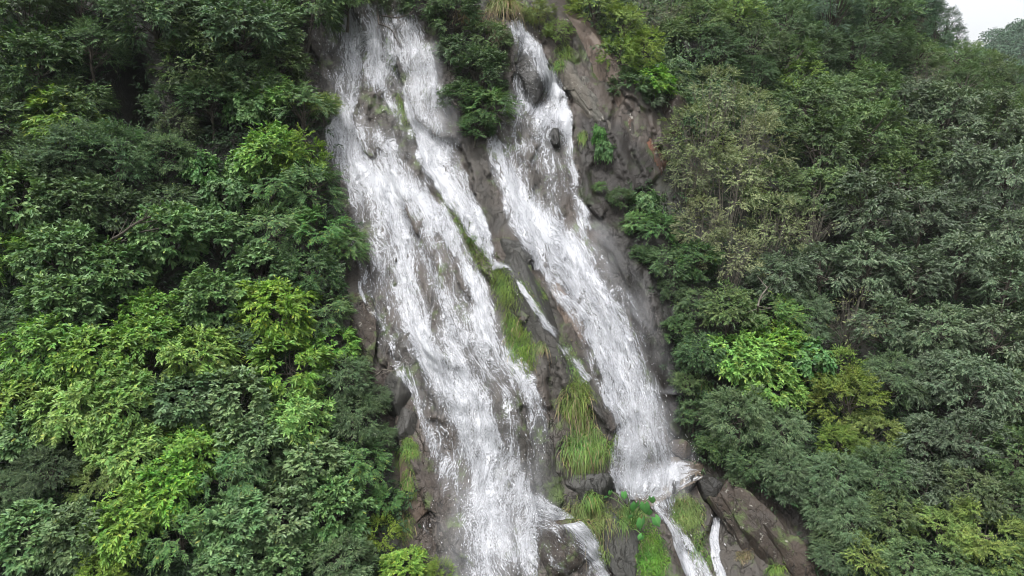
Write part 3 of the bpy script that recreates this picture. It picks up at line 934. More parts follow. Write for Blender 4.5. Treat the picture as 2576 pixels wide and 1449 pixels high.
stream("spray_mist", "fine spray hanging in front of the upper left waterfall", [(120, 1000, 1130), (200, 1000, 1150), (300, 1010, 1170), (380, 1040, 1190)], .75, layers=3, mat='mist', step=9, feather=50, lift=.25, gap=.22, sm=8, kind='stuff', sparse=.05, seed=21)
stream("spray_mist", "fine spray drifting at the foot of the right waterfall", [(1000, 1500, 1690), (1100, 1510, 1730), (1180, 1510, 1760), (1260, 1540, 1740)], 1.0, layers=3, mat='mist', step=9, feather=60, lift=.2, gap=.2, sm=8, kind='stuff', sparse=.05, seed=22)
stream("spray_mist", "fine spray drifting along the right edge of the right waterfall", [(560, 1430, 1540), (700, 1480, 1620), (850, 1560, 1690), (1000, 1600, 1720)], .7, layers=2, mat='mist', step=9, feather=55, lift=.25, gap=.2, sm=8, kind='stuff', sparse=.05, seed=23)
stream("spray_mist", "fine spray drifting at the foot of the left waterfall", [(1150, 1080, 1390), (1280, 1080, 1410), (1400, 1090, 1400), (1520, 1100, 1420)], .7, layers=2, mat='mist', step=9, feather=60, lift=.25, gap=.22, sm=8, kind='stuff', sparse=.05, seed=24)

# flying drops and splash beads: real beads of water in front of the falls
q = np.concatenate([a for a, b in DROPS])
fl = nrm(np.concatenate([b for a, b in DROPS]) + rng.normal(0, .25, q.shape))
nD = len(q)
sz = rng.uniform(.004, .009, nD) * np.where(rng.random(nD) < .15, 1.6, 1)
ln = sz * rng.uniform(1.2, 4.0, nD)
sx = nrm(np.cross(fl, rng.normal(size=q.shape)))
sy = np.cross(fl, sx)
V6 = np.stack([q + fl * ln[:, None], q + sx * sz[:, None], q + sy * sz[:, None], q - sx * sz[:, None], q - sy * sz[:, None], q - fl * ln[:, None]], 1)
f6 = np.array([(0, 1, 2), (0, 2, 3), (0, 3, 4), (0, 4, 1), (5, 2, 1), (5, 3, 2), (5, 4, 3), (5, 1, 4)])
DN = NT("water_bead")
M['bead'] = DN.done(DN.pbsdf((0.5, 0.51, 0.54), 0.3, 0.5))
o = mesh("water_spray", V6.reshape(-1, 3), [(np.arange(nD)[:, None, None] * 6 + f6).reshape(-1, 3)], M['bead'], smooth=True)
tag(o, "loose white drops splashing off the waterfalls", kind='stuff')
# ------------------------------------------------------------------ plants
UPV = np.array((0., 0., 1.))


def leaves(pos, d, n, ll, lw, tris=False, droop=.15):
    """one pointed leaf per row: two halves folded along the midrib"""
    N_ = len(pos)
    d = nrm(d)
    side = nrm(np.cross(d, n))
    n = np.cross(side, d)
    ll = np.broadcast_to(ll, (N_,))[:, None]
    lw = np.broadcast_to(lw, (N_,))[:, None]
    tip = pos + d * ll - UPV * ll * droop
    if tris:
        mid = pos + d * ll * .5 + n * lw * .12
        V = np.stack([pos, mid - side * lw * .5, tip, mid + side * lw * .5], 1)
        return V.reshape(-1, 3), (np.arange(N_)[:, None] * 4 + np.arange(4)).reshape(-1, 4)
    a = pos + d * ll * .30 + n * lw * .16 - UPV * ll * droop * .1
    b = pos + d * ll * .68 + n * lw * .12 - UPV * ll * droop * .5
    V = np.stack([pos, a - side * lw * .46, b - side * lw * .40, tip, b + side * lw * .40, a + side * lw * .46], 1)
    i = np.arange(N_)[:, None] * 6
    return V.reshape(-1, 3), np.concatenate([i + np.array([[0, 5, 4, 3]]), i + np.array([[0, 3, 2, 1]])])


def sprays(o, d, n, L, nl, ll, lw, ang, droop, r, tris=False, whorl=False, ldroop=.15, jit=.25):
    """twigs with leaves set on both sides; o, d, n are (S,3)"""
    S = len(o)
    d = nrm(d)
    L = L * r.uniform(.7, 1.25, S)
    t = np.linspace(.12, 1.0, nl)[None, :]
    if whorl:
        t = t ** .45
    side = nrm(np.cross(d, n))
    sg = np.where(np.arange(nl) % 2 == 0, 1., -1.)[None, :]
    p = o[:, None] + d[:, None] * (t * L[:, None])[..., None] - UPV * (droop * L[:, None] * t ** 2)[..., None]
    an = ang * (1 - .45 * t) + r.normal(0, jit, (S, nl)) * .6
    ld = d[:, None] * np.cos(an)[..., None] + side[:, None] * (sg * np.sin(an))[..., None] + r.normal(0, jit, (S, nl, 3)) - UPV * (droop * .7 * t)[..., None]
    ln = n[:, None] + r.normal(0, jit * 1.2, (S, nl, 3))
    s = r.uniform(.7, 1.2, (S, nl)) * (1 - .25 * np.abs(t - .55))
    return leaves(p.reshape(-1, 3), ld.reshape(-1, 3), ln.reshape(-1, 3), (ll * s).ravel(), (lw * s).ravel(), tris, ldroop)


def tubes(segs, sides=5, n=5):
    """segs: (p0, p1, p2, r0, r1) bent tapering limbs in one mesh"""
    VV, FF = [], []
    b = 0
    th = np.arange(sides) / sides * 2 * math.pi
    for p0, p1, p2, r0, r1 in segs:
        p0, p1, p2 = map(np.asarray, (p0, p1, p2))
        t = np.linspace(0, 1, n)[:, None]
        c = p0 * (1 - t) ** 2 + 2 * p1 * t * (1 - t) + p2 * t ** 2
        tg = nrm(np.gradient(c, axis=0))
        ref = np.array((1., 0, 0)) if abs(tg[0, 0]) < .8 else np.array((0, 1., 0))
        a = nrm(np.cross(tg, ref))
        bb_ = np.cross(tg, a)
        r = r0 + (r1 - r0) * t
        ring = c[:, None] + (a[:, None] * np.cos(th)[None, :, None] + bb_[:, None] * np.sin(th)[None, :, None]) * r[..., None]
        VV.append(ring.reshape(-1, 3))
        i = np.arange(n - 1)[:, None] * sides
        k = np.arange(sides)[None, :]
        k2 = (k + 1) % sides
        FF.append(np.stack([i + k, i + k2, i + sides + k2, i + sides + k], -1).reshape(-1, 4) + b)
        b += n * sides
    return np.concatenate(VV), np.concatenate(FF)


# kind: clump count, sprays per clump, spray length, leaves per spray, leaf length, leaf width, angle, droop, clump radius, flatness, options
SP = {
    'gloss': dict(R=1.4, Kc=46, m=15, L=.26, nl=8, ll=.225, lw=.098, ang=1.0, droop=.12, rc=.30, fl=.8, whorl=True, mat='gloss'),
    'lime': dict(R=1.4, Kc=44, m=15, L=.42, nl=10, ll=.195, lw=.08, ang=1.0, droop=.32, rc=.30, fl=.75, mat='lime'),
    'laurel': dict(R=1.5, Kc=50, m=17, L=.36, nl=10, ll=.15, lw=.056, ang=.9, droop=.18, rc=.28, fl=.7, mat='laurel'),
    'feather': dict(R=1.5, Kc=38, m=17, L=.42, nl=15, ll=.125, lw=.040, ang=1.15, droop=.10, rc=.36, fl=.34, tris=True, mat='feather'),
    'yfeather': dict(R=1.4, Kc=42, m=17, L=.36, nl=16, ll=.105, lw=.042, ang=1.15, droop=.14, rc=.30, fl=.45, tris=True, mat='yfeather'),
    'pinnate': dict(R=1.3, Kc=40, m=9, L=.55, nl=16, ll=.14, lw=.042, ang=1.25, droop=.35, rc=.26, fl=.7, mat='pinnate', jit=.12),
    'willow': dict(R=1.4, Kc=46, m=18, L=.36, nl=13, ll=.16, lw=.032, ang=.7, droop=.25, rc=.28, fl=.75, tris=True, mat='willow'),
    'olive': dict(R=1.7, Kc=62, m=9, L=.34, nl=9, ll=.095, lw=.042, ang=.9, droop=.15, rc=.22, fl=.6, mat='olive', stems=True),
    'grey': dict(R=1.6, Kc=50, m=15, L=.34, nl=9, ll=.145, lw=.056, ang=.8, droop=.30, rc=.28, fl=.65, mat='grey'),
    'green': dict(R=1.6, Kc=50, m=15, L=.36, nl=10, ll=.135, lw=.054, ang=.9, droop=.25, rc=.28, fl=.65, mat='green'),
    'creeper': dict(R=1.1, Kc=34, m=11, L=.30, nl=7, ll=.15, lw=.13, ang=1.0, droop=.35, rc=.30, fl=.9, mat='creeper', drape=True),
    'yshrub': dict(R=1.2, Kc=36, m=13, L=.34, nl=10, ll=.11, lw=.045, ang=.9, droop=.12, rc=.30, fl=.65, mat='yfeather'),
    'fargrey': dict(R=2.6, Kc=80, m=13, L=.5, nl=10, ll=.17, lw=.07, ang=.9, droop=.2, rc=.22, fl=.6, tris=True, mat='feather'),
    'fargreen': dict(R=2.6, Kc=80, m=13, L=.5, nl=10, ll=.17, lw=.07, ang=.9, droop=.2, rc=.22, fl=.6, tris=True, mat='green'),
    'farlime': dict(R=2.2, Kc=60, m=13, L=.5, nl=10, ll=.16, lw=.075, ang=.9, droop=.2, rc=.24, fl=.6, tris=True, mat='yfeather'),
    'conifer': dict(R=2.4, Kc=80, m=12, L=.55, nl=18, ll=.14, lw=.03, ang=.9, droop=.1, rc=.22, fl=.4, tris=True, mat='conifer'),
    'twig': dict(R=1.8, Kc=40, m=3, L=.30, nl=6, ll=.10, lw=.035, ang=.9, droop=.1, rc=.2, fl=.6, mat='olive', stems=True, bare=True),
}


def build_plant(sp, seed):
    """-> crown mesh, wood mesh, crown radius, crown height (root at the origin)"""
    s = SP[sp]
    r = np.random.default_rng(seed)
    Rr = s['R']
    Hc = Rr * (1.15 if not s.get('stems') else 1.45)
    Kc = s['Kc']
    d = nrm(r.normal(size=(Kc * 3, 3)))
    d = d[d[:, 2] > -.62][:Kc]
    lump = 1 + .22 * vn(d[:, 0] * 2.1, d[:, 1] * 2.1, d[:, 2] * 2.1, seed)
    rad = Rr * r.uniform(.55, 1.0, len(d)) ** .6 * lump * (1 - s['rc'] * .6)
    flat = .9 if not s.get('stems') else 1.0
    C = d * rad[:, None] * np.array((1, 1, flat))
    if sp == 'conifer':
        h = (C[:, 2] / Rr + 1) / 2
        C = C * np.array((1, 1, 0)) * (1.05 - .75 * h)[:, None] + np.array((0, 0, 1)) * (h * 2.4 - 1)[:, None] * Rr
    C = C + np.array((0, 0, Hc))
    m = s['m']
    rc = (.76 if sp in ('grey', 'green', 'fargrey', 'fargreen') else .84) * s['rc'] * Rr * r.uniform(.7, 1.2, len(C))
    O = np.repeat(C, m, 0)
    b = nrm(r.normal(size=O.shape)) * (r.random(len(O)) ** .5)[:, None]
    out = nrm(np.repeat(d, m, 0))
    b = b + out * .25 + UPV * .18
    pos = O + b * np.array((1, 1, s['fl'])) * np.repeat(rc, m)[:, None] * .85
    dd = nrm(b * np.array((1, 1, .5)) + out * .55 * np.array((1, 1, .6)) + r.normal(0, .3, O.shape) + UPV * .08)
    nn = nrm(UPV * 1.0 + out * .75 + b * .4 + r.normal(0, .18, O.shape))
    if s.get('drape'):
        nn = nrm(out * 1.3 + UPV * .5 + r.normal(0, .2, O.shape))
        dd = nrm(r.normal(0, .6, O.shape) - UPV * .5 + out * .3)
    V, Fc = sprays(pos, dd, nn, s['L'], s['nl'], s['ll'], s['lw'], s['ang'], s['droop'], r, s.get('tris', False), s.get('whorl', False), .2, s.get('jit', .25))
    crown = mesh("crown", V, [Fc], M[s['mat']], link=False).data
    # wood
    segs = []
    tw = Rr * .035
    if s.get('stems'):
        nst = 16 if not s.get('bare') else 9
        for k in range(nst):
            a = r.uniform(0, 6.28)
            q = r.uniform(.15, .75) * Rr
            p2 = np.array((math.cos(a) * q, math.sin(a) * q, Hc + Rr * r.uniform(.2, .8)))
            p0 = np.array((math.cos(a) * q * .25, math.sin(a) * q * .25, -.15))
            segs.append((p0, p0 * .6 + p2 * .4 + np.array((0, 0, Rr * .25)), p2, .020, .006))
            for j in range(7):
                t = r.uniform(.3, .95)
                pb = p0 * (1 - t) ** 2 + 2 * (p0 * .6 + p2 * .4 + np.array((0, 0, Rr * .25))) * t * (1 - t) + p2 * t * t
                e = nrm(r.normal(size=3) + UPV * .9) * Rr * r.uniform(.2, .5)
                segs.append((pb, pb + e * .5 + UPV * .04, pb + e, .008, .003))
        bk = M['bark_pale']
    else:
        top = np.array((r.uniform(-.1, .1), r.uniform(-.1, .1), Hc))
        segs.append((np.array((0, 0, -.25)), np.array((r.uniform(-.2, .2), r.uniform(-.2, .2), Hc * .5)), top, tw * 1.6, tw * .8))
        bk = M['bark']
        for c in C[::2]:
            t = r.uniform(.35, 1)
            st = np.array((0, 0, 0)) * (1 - t) + top * t
            segs.append((st, st * .5 + c * .5 + np.array((0, 0, -.06 * Rr)), c, tw * .55, tw * .14))
    if s.get('bare'):
        for c in C:
            for j in range(3):
                e = nrm(r.normal(size=3) + UPV * .4) * Rr * .3
                segs.append((c, c + e * .5, c + e, .006, .0025))
            st = np.array((0, 0, Hc * r.uniform(.2, .6)))
            segs.append((st, st * .5 + c * .5, c, .014, .005))
    Vw, Fw = tubes(segs, 4 if len(segs) > 60 else 5, 5)
    wood = mesh("trunk", Vw, [Fw], bk, smooth=True, link=False).data
    return crown, wood, Rr, Hc


PROTO = {}


def proto(sp, v):
    if (sp, v) not in PROTO:
        PROTO[sp, v] = build_plant(sp, 100 + 7 * len(PROTO) + v)
    return PROTO[sp, v]


NPL = [0]


def plant(x, y, rpx, sp, name, cat, group, label):
    i = NPL[0]
    NPL[0] += 1
    r = random.Random(i * 31 + 7)
    nv = 3 if sp in ('gloss', 'lime', 'grey', 'green', 'laurel') else 2
    cm, wm, Rr, Hc = proto(sp, i % nv)
    # crown radius in metres from its size at the depth of the slope there
    P = hit(x * K, y * K, 0)
    for _ in range(3):
        sc = rpx * K * P[1] / FOC / Rr
        P = hit(x * K, y * K, Hc * sc * .95)
    root = empty(name, (P[0], P[1], P[2] - Hc * sc))
    root.scale = (sc * r.uniform(.92, 1.08), sc * r.uniform(.92, 1.08), sc * r.uniform(.9, 1.08))
    if sp == 'creeper' and rpx < 32:
        root.scale[2] *= 1.45
    root.rotation_euler = (R(r.uniform(-4, 12)), R(r.uniform(-8, 8)), r.uniform(0, 6.28))
    root.rotation_mode = 'ZYX'
    tag(root, label, cat, group)
    c = bpy.data.objects.new("crown", cm)
    w = bpy.data.objects.new("trunk" if not SP[sp].get('stems') else "stems", wm)
    for q in (c, w):
        COL.objects.link(q)
        q.parent = root
    return root


# ---- grass and moss
def blades(roots, d, L, w, droop, seg=4, r=None):
    N_ = len(roots)
    d = nrm(d)
    L = L[:, None]
    side = nrm(np.cross(d, r.normal(size=d.shape)))
    side = nrm(side * np.array((1, .4, .5)))
    VV = []
    for k in range(seg + 1):
        t = k / seg
        c = roots + d * L * (t - .25 * t * t) - UPV * L * droop[:, None] * t ** 1.7
        ww = w[:, None] * (1 - t) ** .7 * .5 + .0008
        VV += [c - side * ww, c + side * ww]
    V = np.stack(VV, 1)
    i = np.arange(N_)[:, None] * (2 * (seg + 1))
    Fs = [np.concatenate([i + 2 * k, i + 2 * k + 1, i + 2 * k + 3, i + 2 * k + 2], 1) for k in range(seg)]
    return V.reshape(-1, 3), np.concatenate(Fs)


def grass(label, x, y, hw, hh, tilt, mat, n, L, w, droop, name="grass_tuft", cat="grass tuft", up=.5, path=None, group="grass and moss on the rocks", dry=0.0, spread=.5):
    r = np.random.default_rng(int(x * 13 + y * 7))
    if path is None:
        a = r.uniform(0, 6.283, n)
        q = np.sqrt(r.random(n)) * (1 + .12 * np.sin(a * 3 + x))
        ex_, ey = np.cos(a) * q * hw, np.sin(a) * q * hh
        ct, st = math.cos(R(tilt)), math.sin(R(tilt))
        px = x + ex_ * ct + ey * st
        py = y - ex_ * st + ey * ct
        # tilt > 0: the long axis runs from top left to bottom right
    else:
        pt = np.array(path, float)
        seg = r.integers(0, len(pt) - 1, n)
        t = r.random(n)
        c = pt[seg] * (1 - t)[:, None] + pt[seg + 1] * t[:, None]
        px = c[:, 0] + r.normal(0, hw * .5, n)
        py = c[:, 1] + r.normal(0, hw * .5, n)
    # blades grow in small tussocks that share a lean and a length
    nc_ = max(4, n // 26)
    cid = r.integers(0, nc_, n)
    cid[:nc_] = np.arange(nc_)
    pull = r.uniform(.05, .5, n) if path is None else np.zeros(n)
    px = px * (1 - pull) + px[cid] * pull
    py = py * (1 - pull) + py[cid] * pull
    P, Nn = cast(px, py)
    lean = r.normal(0, spread * .8, (nc_, 3))
    d = Nn * .7 + UPV * up + (lean[cid] + r.normal(0, spread * .7, P.shape)) * np.array((1, .6, .6))
    L_ = L * r.uniform(.45, 1.2, n) * r.uniform(.6, 1.25, nc_)[cid]
    V, Fc = blades(P - Nn * .01, d, L_, np.full(n, w) * r.uniform(.6, 1.2, n), droop * r.uniform(.6, 1.4, n), 4, r)
    c0 = P.mean(0)
    root = empty(name, c0)
    tag(root, label, cat, group)
    nd = int(n * dry)
    k = 10
    bl = mesh("blades", V - c0, [Fc], M[mat], root)
    if dry:
        P2 = P[:nd] + r.normal(0, .02, (nd, 3))
        V, Fc = blades(P2 - Nn[:nd] * .01, d[:nd] - UPV * .4, L_[:nd] * 1.1, np.full(nd, w), droop * np.full(nd, 1.6), 4, r)
        mesh("dead_blades", V - c0, [Fc], M['grass_dry'], root)
    return root
# ------------------------------------------------------------------ the plants, one row each: x, y, crown radius (2576 px grid), sort, name, category, label
LB = "trees and shrubs on the left bank"
RB = "trees and shrubs on the right slope"
TB = "shrubs between the waterfall lips"
LEFT_BANK = """
60,60,115,laurel,broadleaf_tree,tree,dark broadleaf tree filling the top left corner
190,20,90,feather,feathery_tree,tree,small leaved pale tree cut by the top edge right of the corner tree
235,120,85,feather,feathery_tree,tree,feathery grey green tree whose flat sprays hang above the black hollow
390,50,105,laurel,broadleaf_tree,tree,dark broadleaf tree at the top edge above the black hollow
500,60,100,green,broadleaf_tree,tree,dull green tree at the top edge between two darker crowns
490,165,100,green,broadleaf_tree,tree,olive tinted tree on the right brink of the black hollow
600,90,105,laurel,broadleaf_tree,tree,dark leafy tree second from the waterfall along the top edge
690,60,85,laurel,broadleaf_tree,tree,dark tree whose branches hang down to the left lip of the waterfall
770,15,80,laurel,broadleaf_tree,tree,dark foliage overhanging the lip of the left waterfall
870,-18,70,green,broadleaf_tree,tree,drooping dark branches across the top of the left waterfall
700,160,70,green,broadleaf_tree,tree,mid green tree edging the dry dark rock left of the waterfall top
620,200,75,laurel,broadleaf_tree,tree,leafy dark crown below the second tree from the waterfall
90,180,105,laurel,broadleaf_tree,tree,dense dark tree under the corner tree at the left edge
185,250,80,laurel,broadleaf_tree,tree,dark tree on the left brink of the black hollow
30,300,100,laurel,broadleaf_tree,tree,dark tree at the left edge level with the black hollow
150,320,80,lime,broadleaf_tree,tree,yellowish green leafy crown below the black hollow on the left
440,260,72,feather,feathery_tree,tree,blue green feathery spray tree just right of the black hollow
530,255,75,feather,feathery_tree,tree,blue grey feathery tree reaching towards the waterfall
690,235,55,lime,leafy_shrub,shrub,bright narrow leaved shrub above the overhanging creeper bush
770,285,68,pinnate,overhanging_bush,bush,vivid green bush leaning out over the left waterfall
815,262,40,yshrub,overhanging_bush,bush,yellow green outer branch tips over the waterfall beside the vivid bush
630,270,55,creeper,creeper,creeper,dark creeper curtain between the blue grey tree and the vivid bush
60,410,105,feather,feathery_tree,tree,feathery pale tree with layered sprays at the left edge
180,385,95,feather,feathery_tree,tree,feathery tree with flat grey green sprays below the black hollow
300,410,95,feather,feathery_tree,tree,wide feathery tree with long level branches in the middle of the left bank
410,390,70,feather,feathery_tree,tree,small feathery tree pointing right towards the round leaved creeper
450,330,55,green,leafy_shrub,shrub,small yellow leaved shrub in the dark gap under the blue green tree
560,490,60,creeper,creeper,creeper,round leaved pale creeper cascade in the middle of the left bank
505,430,52,creeper,creeper,creeper,round leaved creeper above the pale creeper cascade
610,430,48,creeper,creeper,creeper,brownish green creeper right of the pale creeper cascade
690,390,75,lime,leafy_shrub,shrub,bright small leaved shrub below the vivid overhanging bush
775,400,70,yshrub,leafy_shrub,shrub,bright shrub touching the waterfall edge below the vivid bush
790,480,72,pinnate,pinnate_tree,tree,bright pinnate bush beside the first bulge of the waterfall
690,480,70,pinnate,pinnate_tree,tree,pinnate leaved bush one step back from the waterfall bulge
50,520,100,gloss,broadleaf_tree,tree,loose grey green tree with bare twigs at the left edge
180,510,90,gloss,broadleaf_tree,tree,open grey green tree with visible twigs right of the loose edge tree
300,530,70,laurel,leafy_shrub,shrub,dark low shrub in front of the shaded twig hollow
420,500,65,laurel,leafy_shrub,shrub,dark shrub left of the pale creeper cascade
430,600,95,gloss,broadleaf_tree,tree,grey green tree carried by a bare leaning limb
560,590,90,gloss,broadleaf_tree,tree,grey green tree with glossy leaves below the pale creeper cascade
690,580,85,pinnate,pinnate_tree,tree,pinnate leaved tree with fern like fronds below the back bush
800,580,75,pinnate,pinnate_tree,tree,fern leaved tree between the frond tree and the waterfall
868,620,55,pinnate,pinnate_tree,tree,fern leaved branch leaning furthest right over the brown rock
40,640,75,lime,leafy_shrub,shrub,yellow green drooping shrub at the left edge at mid height
150,660,100,gloss,broadleaf_tree,tree,dark glossy tree beside the yellow green edge shrub
290,680,95,gloss,broadleaf_tree,tree,grey glossy tree below the bare leaning limb
660,680,75,gloss,broadleaf_tree,tree,grey leaved tree above the upright bright pair
780,690,75,laurel,broadleaf_tree,tree,dark leafed tree under the fern leaved trees near the rock
180,780,95,gloss,broadleaf_tree,tree,glossy tree with yellow shoots left of the bright spire
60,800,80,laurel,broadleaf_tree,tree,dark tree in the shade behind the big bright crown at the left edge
395,790,70,lime,bright_tree,tree,tall bright green spire tipped with yellow leaves
380,870,100,lime,bright_tree,tree,bright green spreading base below the spire
550,760,85,gloss,broadleaf_tree,tree,grey tree just right of the bright spire
690,790,90,lime,bright_tree,tree,bright green tree between the grey tree and the brown ledge
800,780,70,pinnate,bright_tree,tree,soft green tree tucked against the brown ledge
850,860,55,lime,leafy_shrub,shrub,bright drooping shrub touching the brown ledge
125,900,105,lime,bright_tree,tree,large bright crown with drooping leaves at the left edge
70,985,95,lime,bright_tree,tree,bright big leaved crown in the lower left under the large bright crown
250,910,95,lime,bright_tree,tree,yellow green crown right of the large bright crown
500,900,85,lime,bright_tree,tree,fresh green crown between two bright trees
600,870,70,feather,feathery_shrub,shrub,small feathery blue green shrub right of the fresh green crown
720,920,95,lime,bright_tree,tree,bright tree in front of the brown ledge with pale tips
860,940,75,willow,willowy_tree,tree,narrow leaved tree against the rock below the brown ledge
330,1000,100,lime,bright_tree,tree,yellow green tree in the middle of the lower left bank
200,1040,100,lime,bright_tree,tree,bright leafy tree left of the yellow green middle tree
50,1100,100,gloss,broadleaf_tree,tree,dark big leaved tree at the left edge below the bright crowns
470,1010,95,gloss,broadleaf_tree,tree,glossy grey green tree right of the yellow green middle tree
600,1010,95,gloss,broadleaf_tree,tree,glossy grey green tree with whorled leaves two trees right of the middle one
740,1040,90,lime,bright_tree,tree,bright mid sized tree in front of the narrow leaved tree
880,1060,85,willow,willowy_tree,tree,narrow leaved dark tree beside the leaning grey green boulder
950,1000,45,willow,willowy_shrub,shrub,thin narrow leaved shrub partly hiding the leaning boulder
480,1120,85,lime,bright_tree,tree,bright tree surrounded by glossy dark trees
330,1120,90,lime,bright_tree,tree,broad bright tree behind the low feathery sprays
140,1190,85,feather,feathery_shrub,shrub,pale feathery sprays low on the left bank
260,1200,80,yfeather,feathery_shrub,shrub,yellowish feathery sprays right of the pale sprays
30,1230,70,feather,feathery_shrub,shrub,feathery sprays reaching the left edge above the dark corner trees
640,1130,95,gloss,broadleaf_tree,tree,glossy tree with one yellow shoot on top in the lower bank
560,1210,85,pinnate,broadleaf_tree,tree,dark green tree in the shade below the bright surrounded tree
780,1160,95,gloss,broadleaf_tree,tree,grey glossy tree in front of the waterfall foot
905,1170,75,pinnate,bright_tree,tree,bright small leaved tree beside the hanging grass left of the waterfall
960,1100,40,willow,willowy_shrub,shrub,slim shrub over the grey block at the waterfall edge
420,1230,90,lime,leafy_shrub,shrub,mid green shrub with yellow shoots in the lower middle of the bank
70,1350,105,gloss,broadleaf_tree,tree,dark glossy tree in the lower left corner
200,1330,100,gloss,broadleaf_tree,tree,dark glossy tree right of the corner glossy tree
330,1310,100,lime,bright_tree,tree,bright leafy tree third along the bottom edge
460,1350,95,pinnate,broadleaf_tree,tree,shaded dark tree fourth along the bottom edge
590,1310,100,gloss,broadleaf_tree,tree,pale topped glossy tree fifth along the bottom edge
720,1300,100,gloss,broadleaf_tree,tree,tall grey glossy tree left of the bottom willow
850,1290,95,gloss,broadleaf_tree,tree,grey glossy tree behind the bottom willow
870,1400,95,willow,willowy_tree,tree,dense narrow leaved willow like tree at the bottom edge
720,1420,85,gloss,broadleaf_tree,tree,glossy crown cut by the bottom edge left of the willow
260,1430,75,yfeather,feathery_shrub,shrub,bright feathery shrub cut by the bottom edge
560,1430,80,gloss,broadleaf_tree,tree,glossy low crown cut by the bottom edge in the middle of the bank
965,1250,45,pinnate,leafy_shrub,shrub,mid green shrub at the foot of the bright small leaved tree
960,1340,50,yshrub,leafy_shrub,shrub,yellowish twiggy shrub beside the dark foot of the waterfall
1010,1430,60,lime,leafy_shrub,shrub,bright shrub at the bottom edge below the dark waterfall foot
1110,1440,42,yshrub,leafy_shrub,shrub,small yellow shrub at the bottom edge in front of the falling water
"""
TOP = """
985,8,40,laurel,leafy_shrub,shrub,dark shrub hanging over the lip between the two left falls
1065,15,55,laurel,leafy_shrub,shrub,dark leafy shrub at the lip right of the middle fall
1150,40,62,laurel,leafy_shrub,shrub,dark fern like shrub at the top between the waterfalls
1225,95,55,green,leafy_shrub,shrub,shrub among dry grass left of the right waterfall lip
1150,130,55,laurel,leafy_shrub,shrub,dark shrub below the fern like shrub on the rock rib
1210,190,65,laurel,leafy_shrub,shrub,dense dark shrub in the middle of the rib between the falls
1165,240,52,laurel,leafy_shrub,shrub,dark shrub against the middle fall on the rib
1230,265,58,pinnate,leafy_shrub,shrub,brighter bushy shrub hanging beside the right waterfall
1195,315,42,laurel,leafy_shrub,shrub,lowest dark shrub tip hanging from the rib
1400,80,32,yshrub,leafy_shrub,shrub,yellow green shrub on the brown block by the right lip
1360,30,35,yshrub,leafy_shrub,shrub,small yellowish shrub above the right waterfall lip
1508,352,20,creeper,creeper,creeper,round leaved creeper clump hanging below the cracked outcrop
1524,392,26,creeper,creeper,creeper,lower wider clump of the round leaved hanging creeper
1514,470,16,pinnate,creeper,creeper,thin green creeper tail on the dark wall
1560,500,30,laurel,leafy_shrub,shrub,dark bush left of the bright creeper under the rust wall
1535,1110,24,yshrub,leafy_shrub,shrub,small leaved shrub growing in the middle hanging grass
1192,605,14,pinnate,leafy_shrub,shrub,tiny leafy shoot on the moss strip between the falls
"""
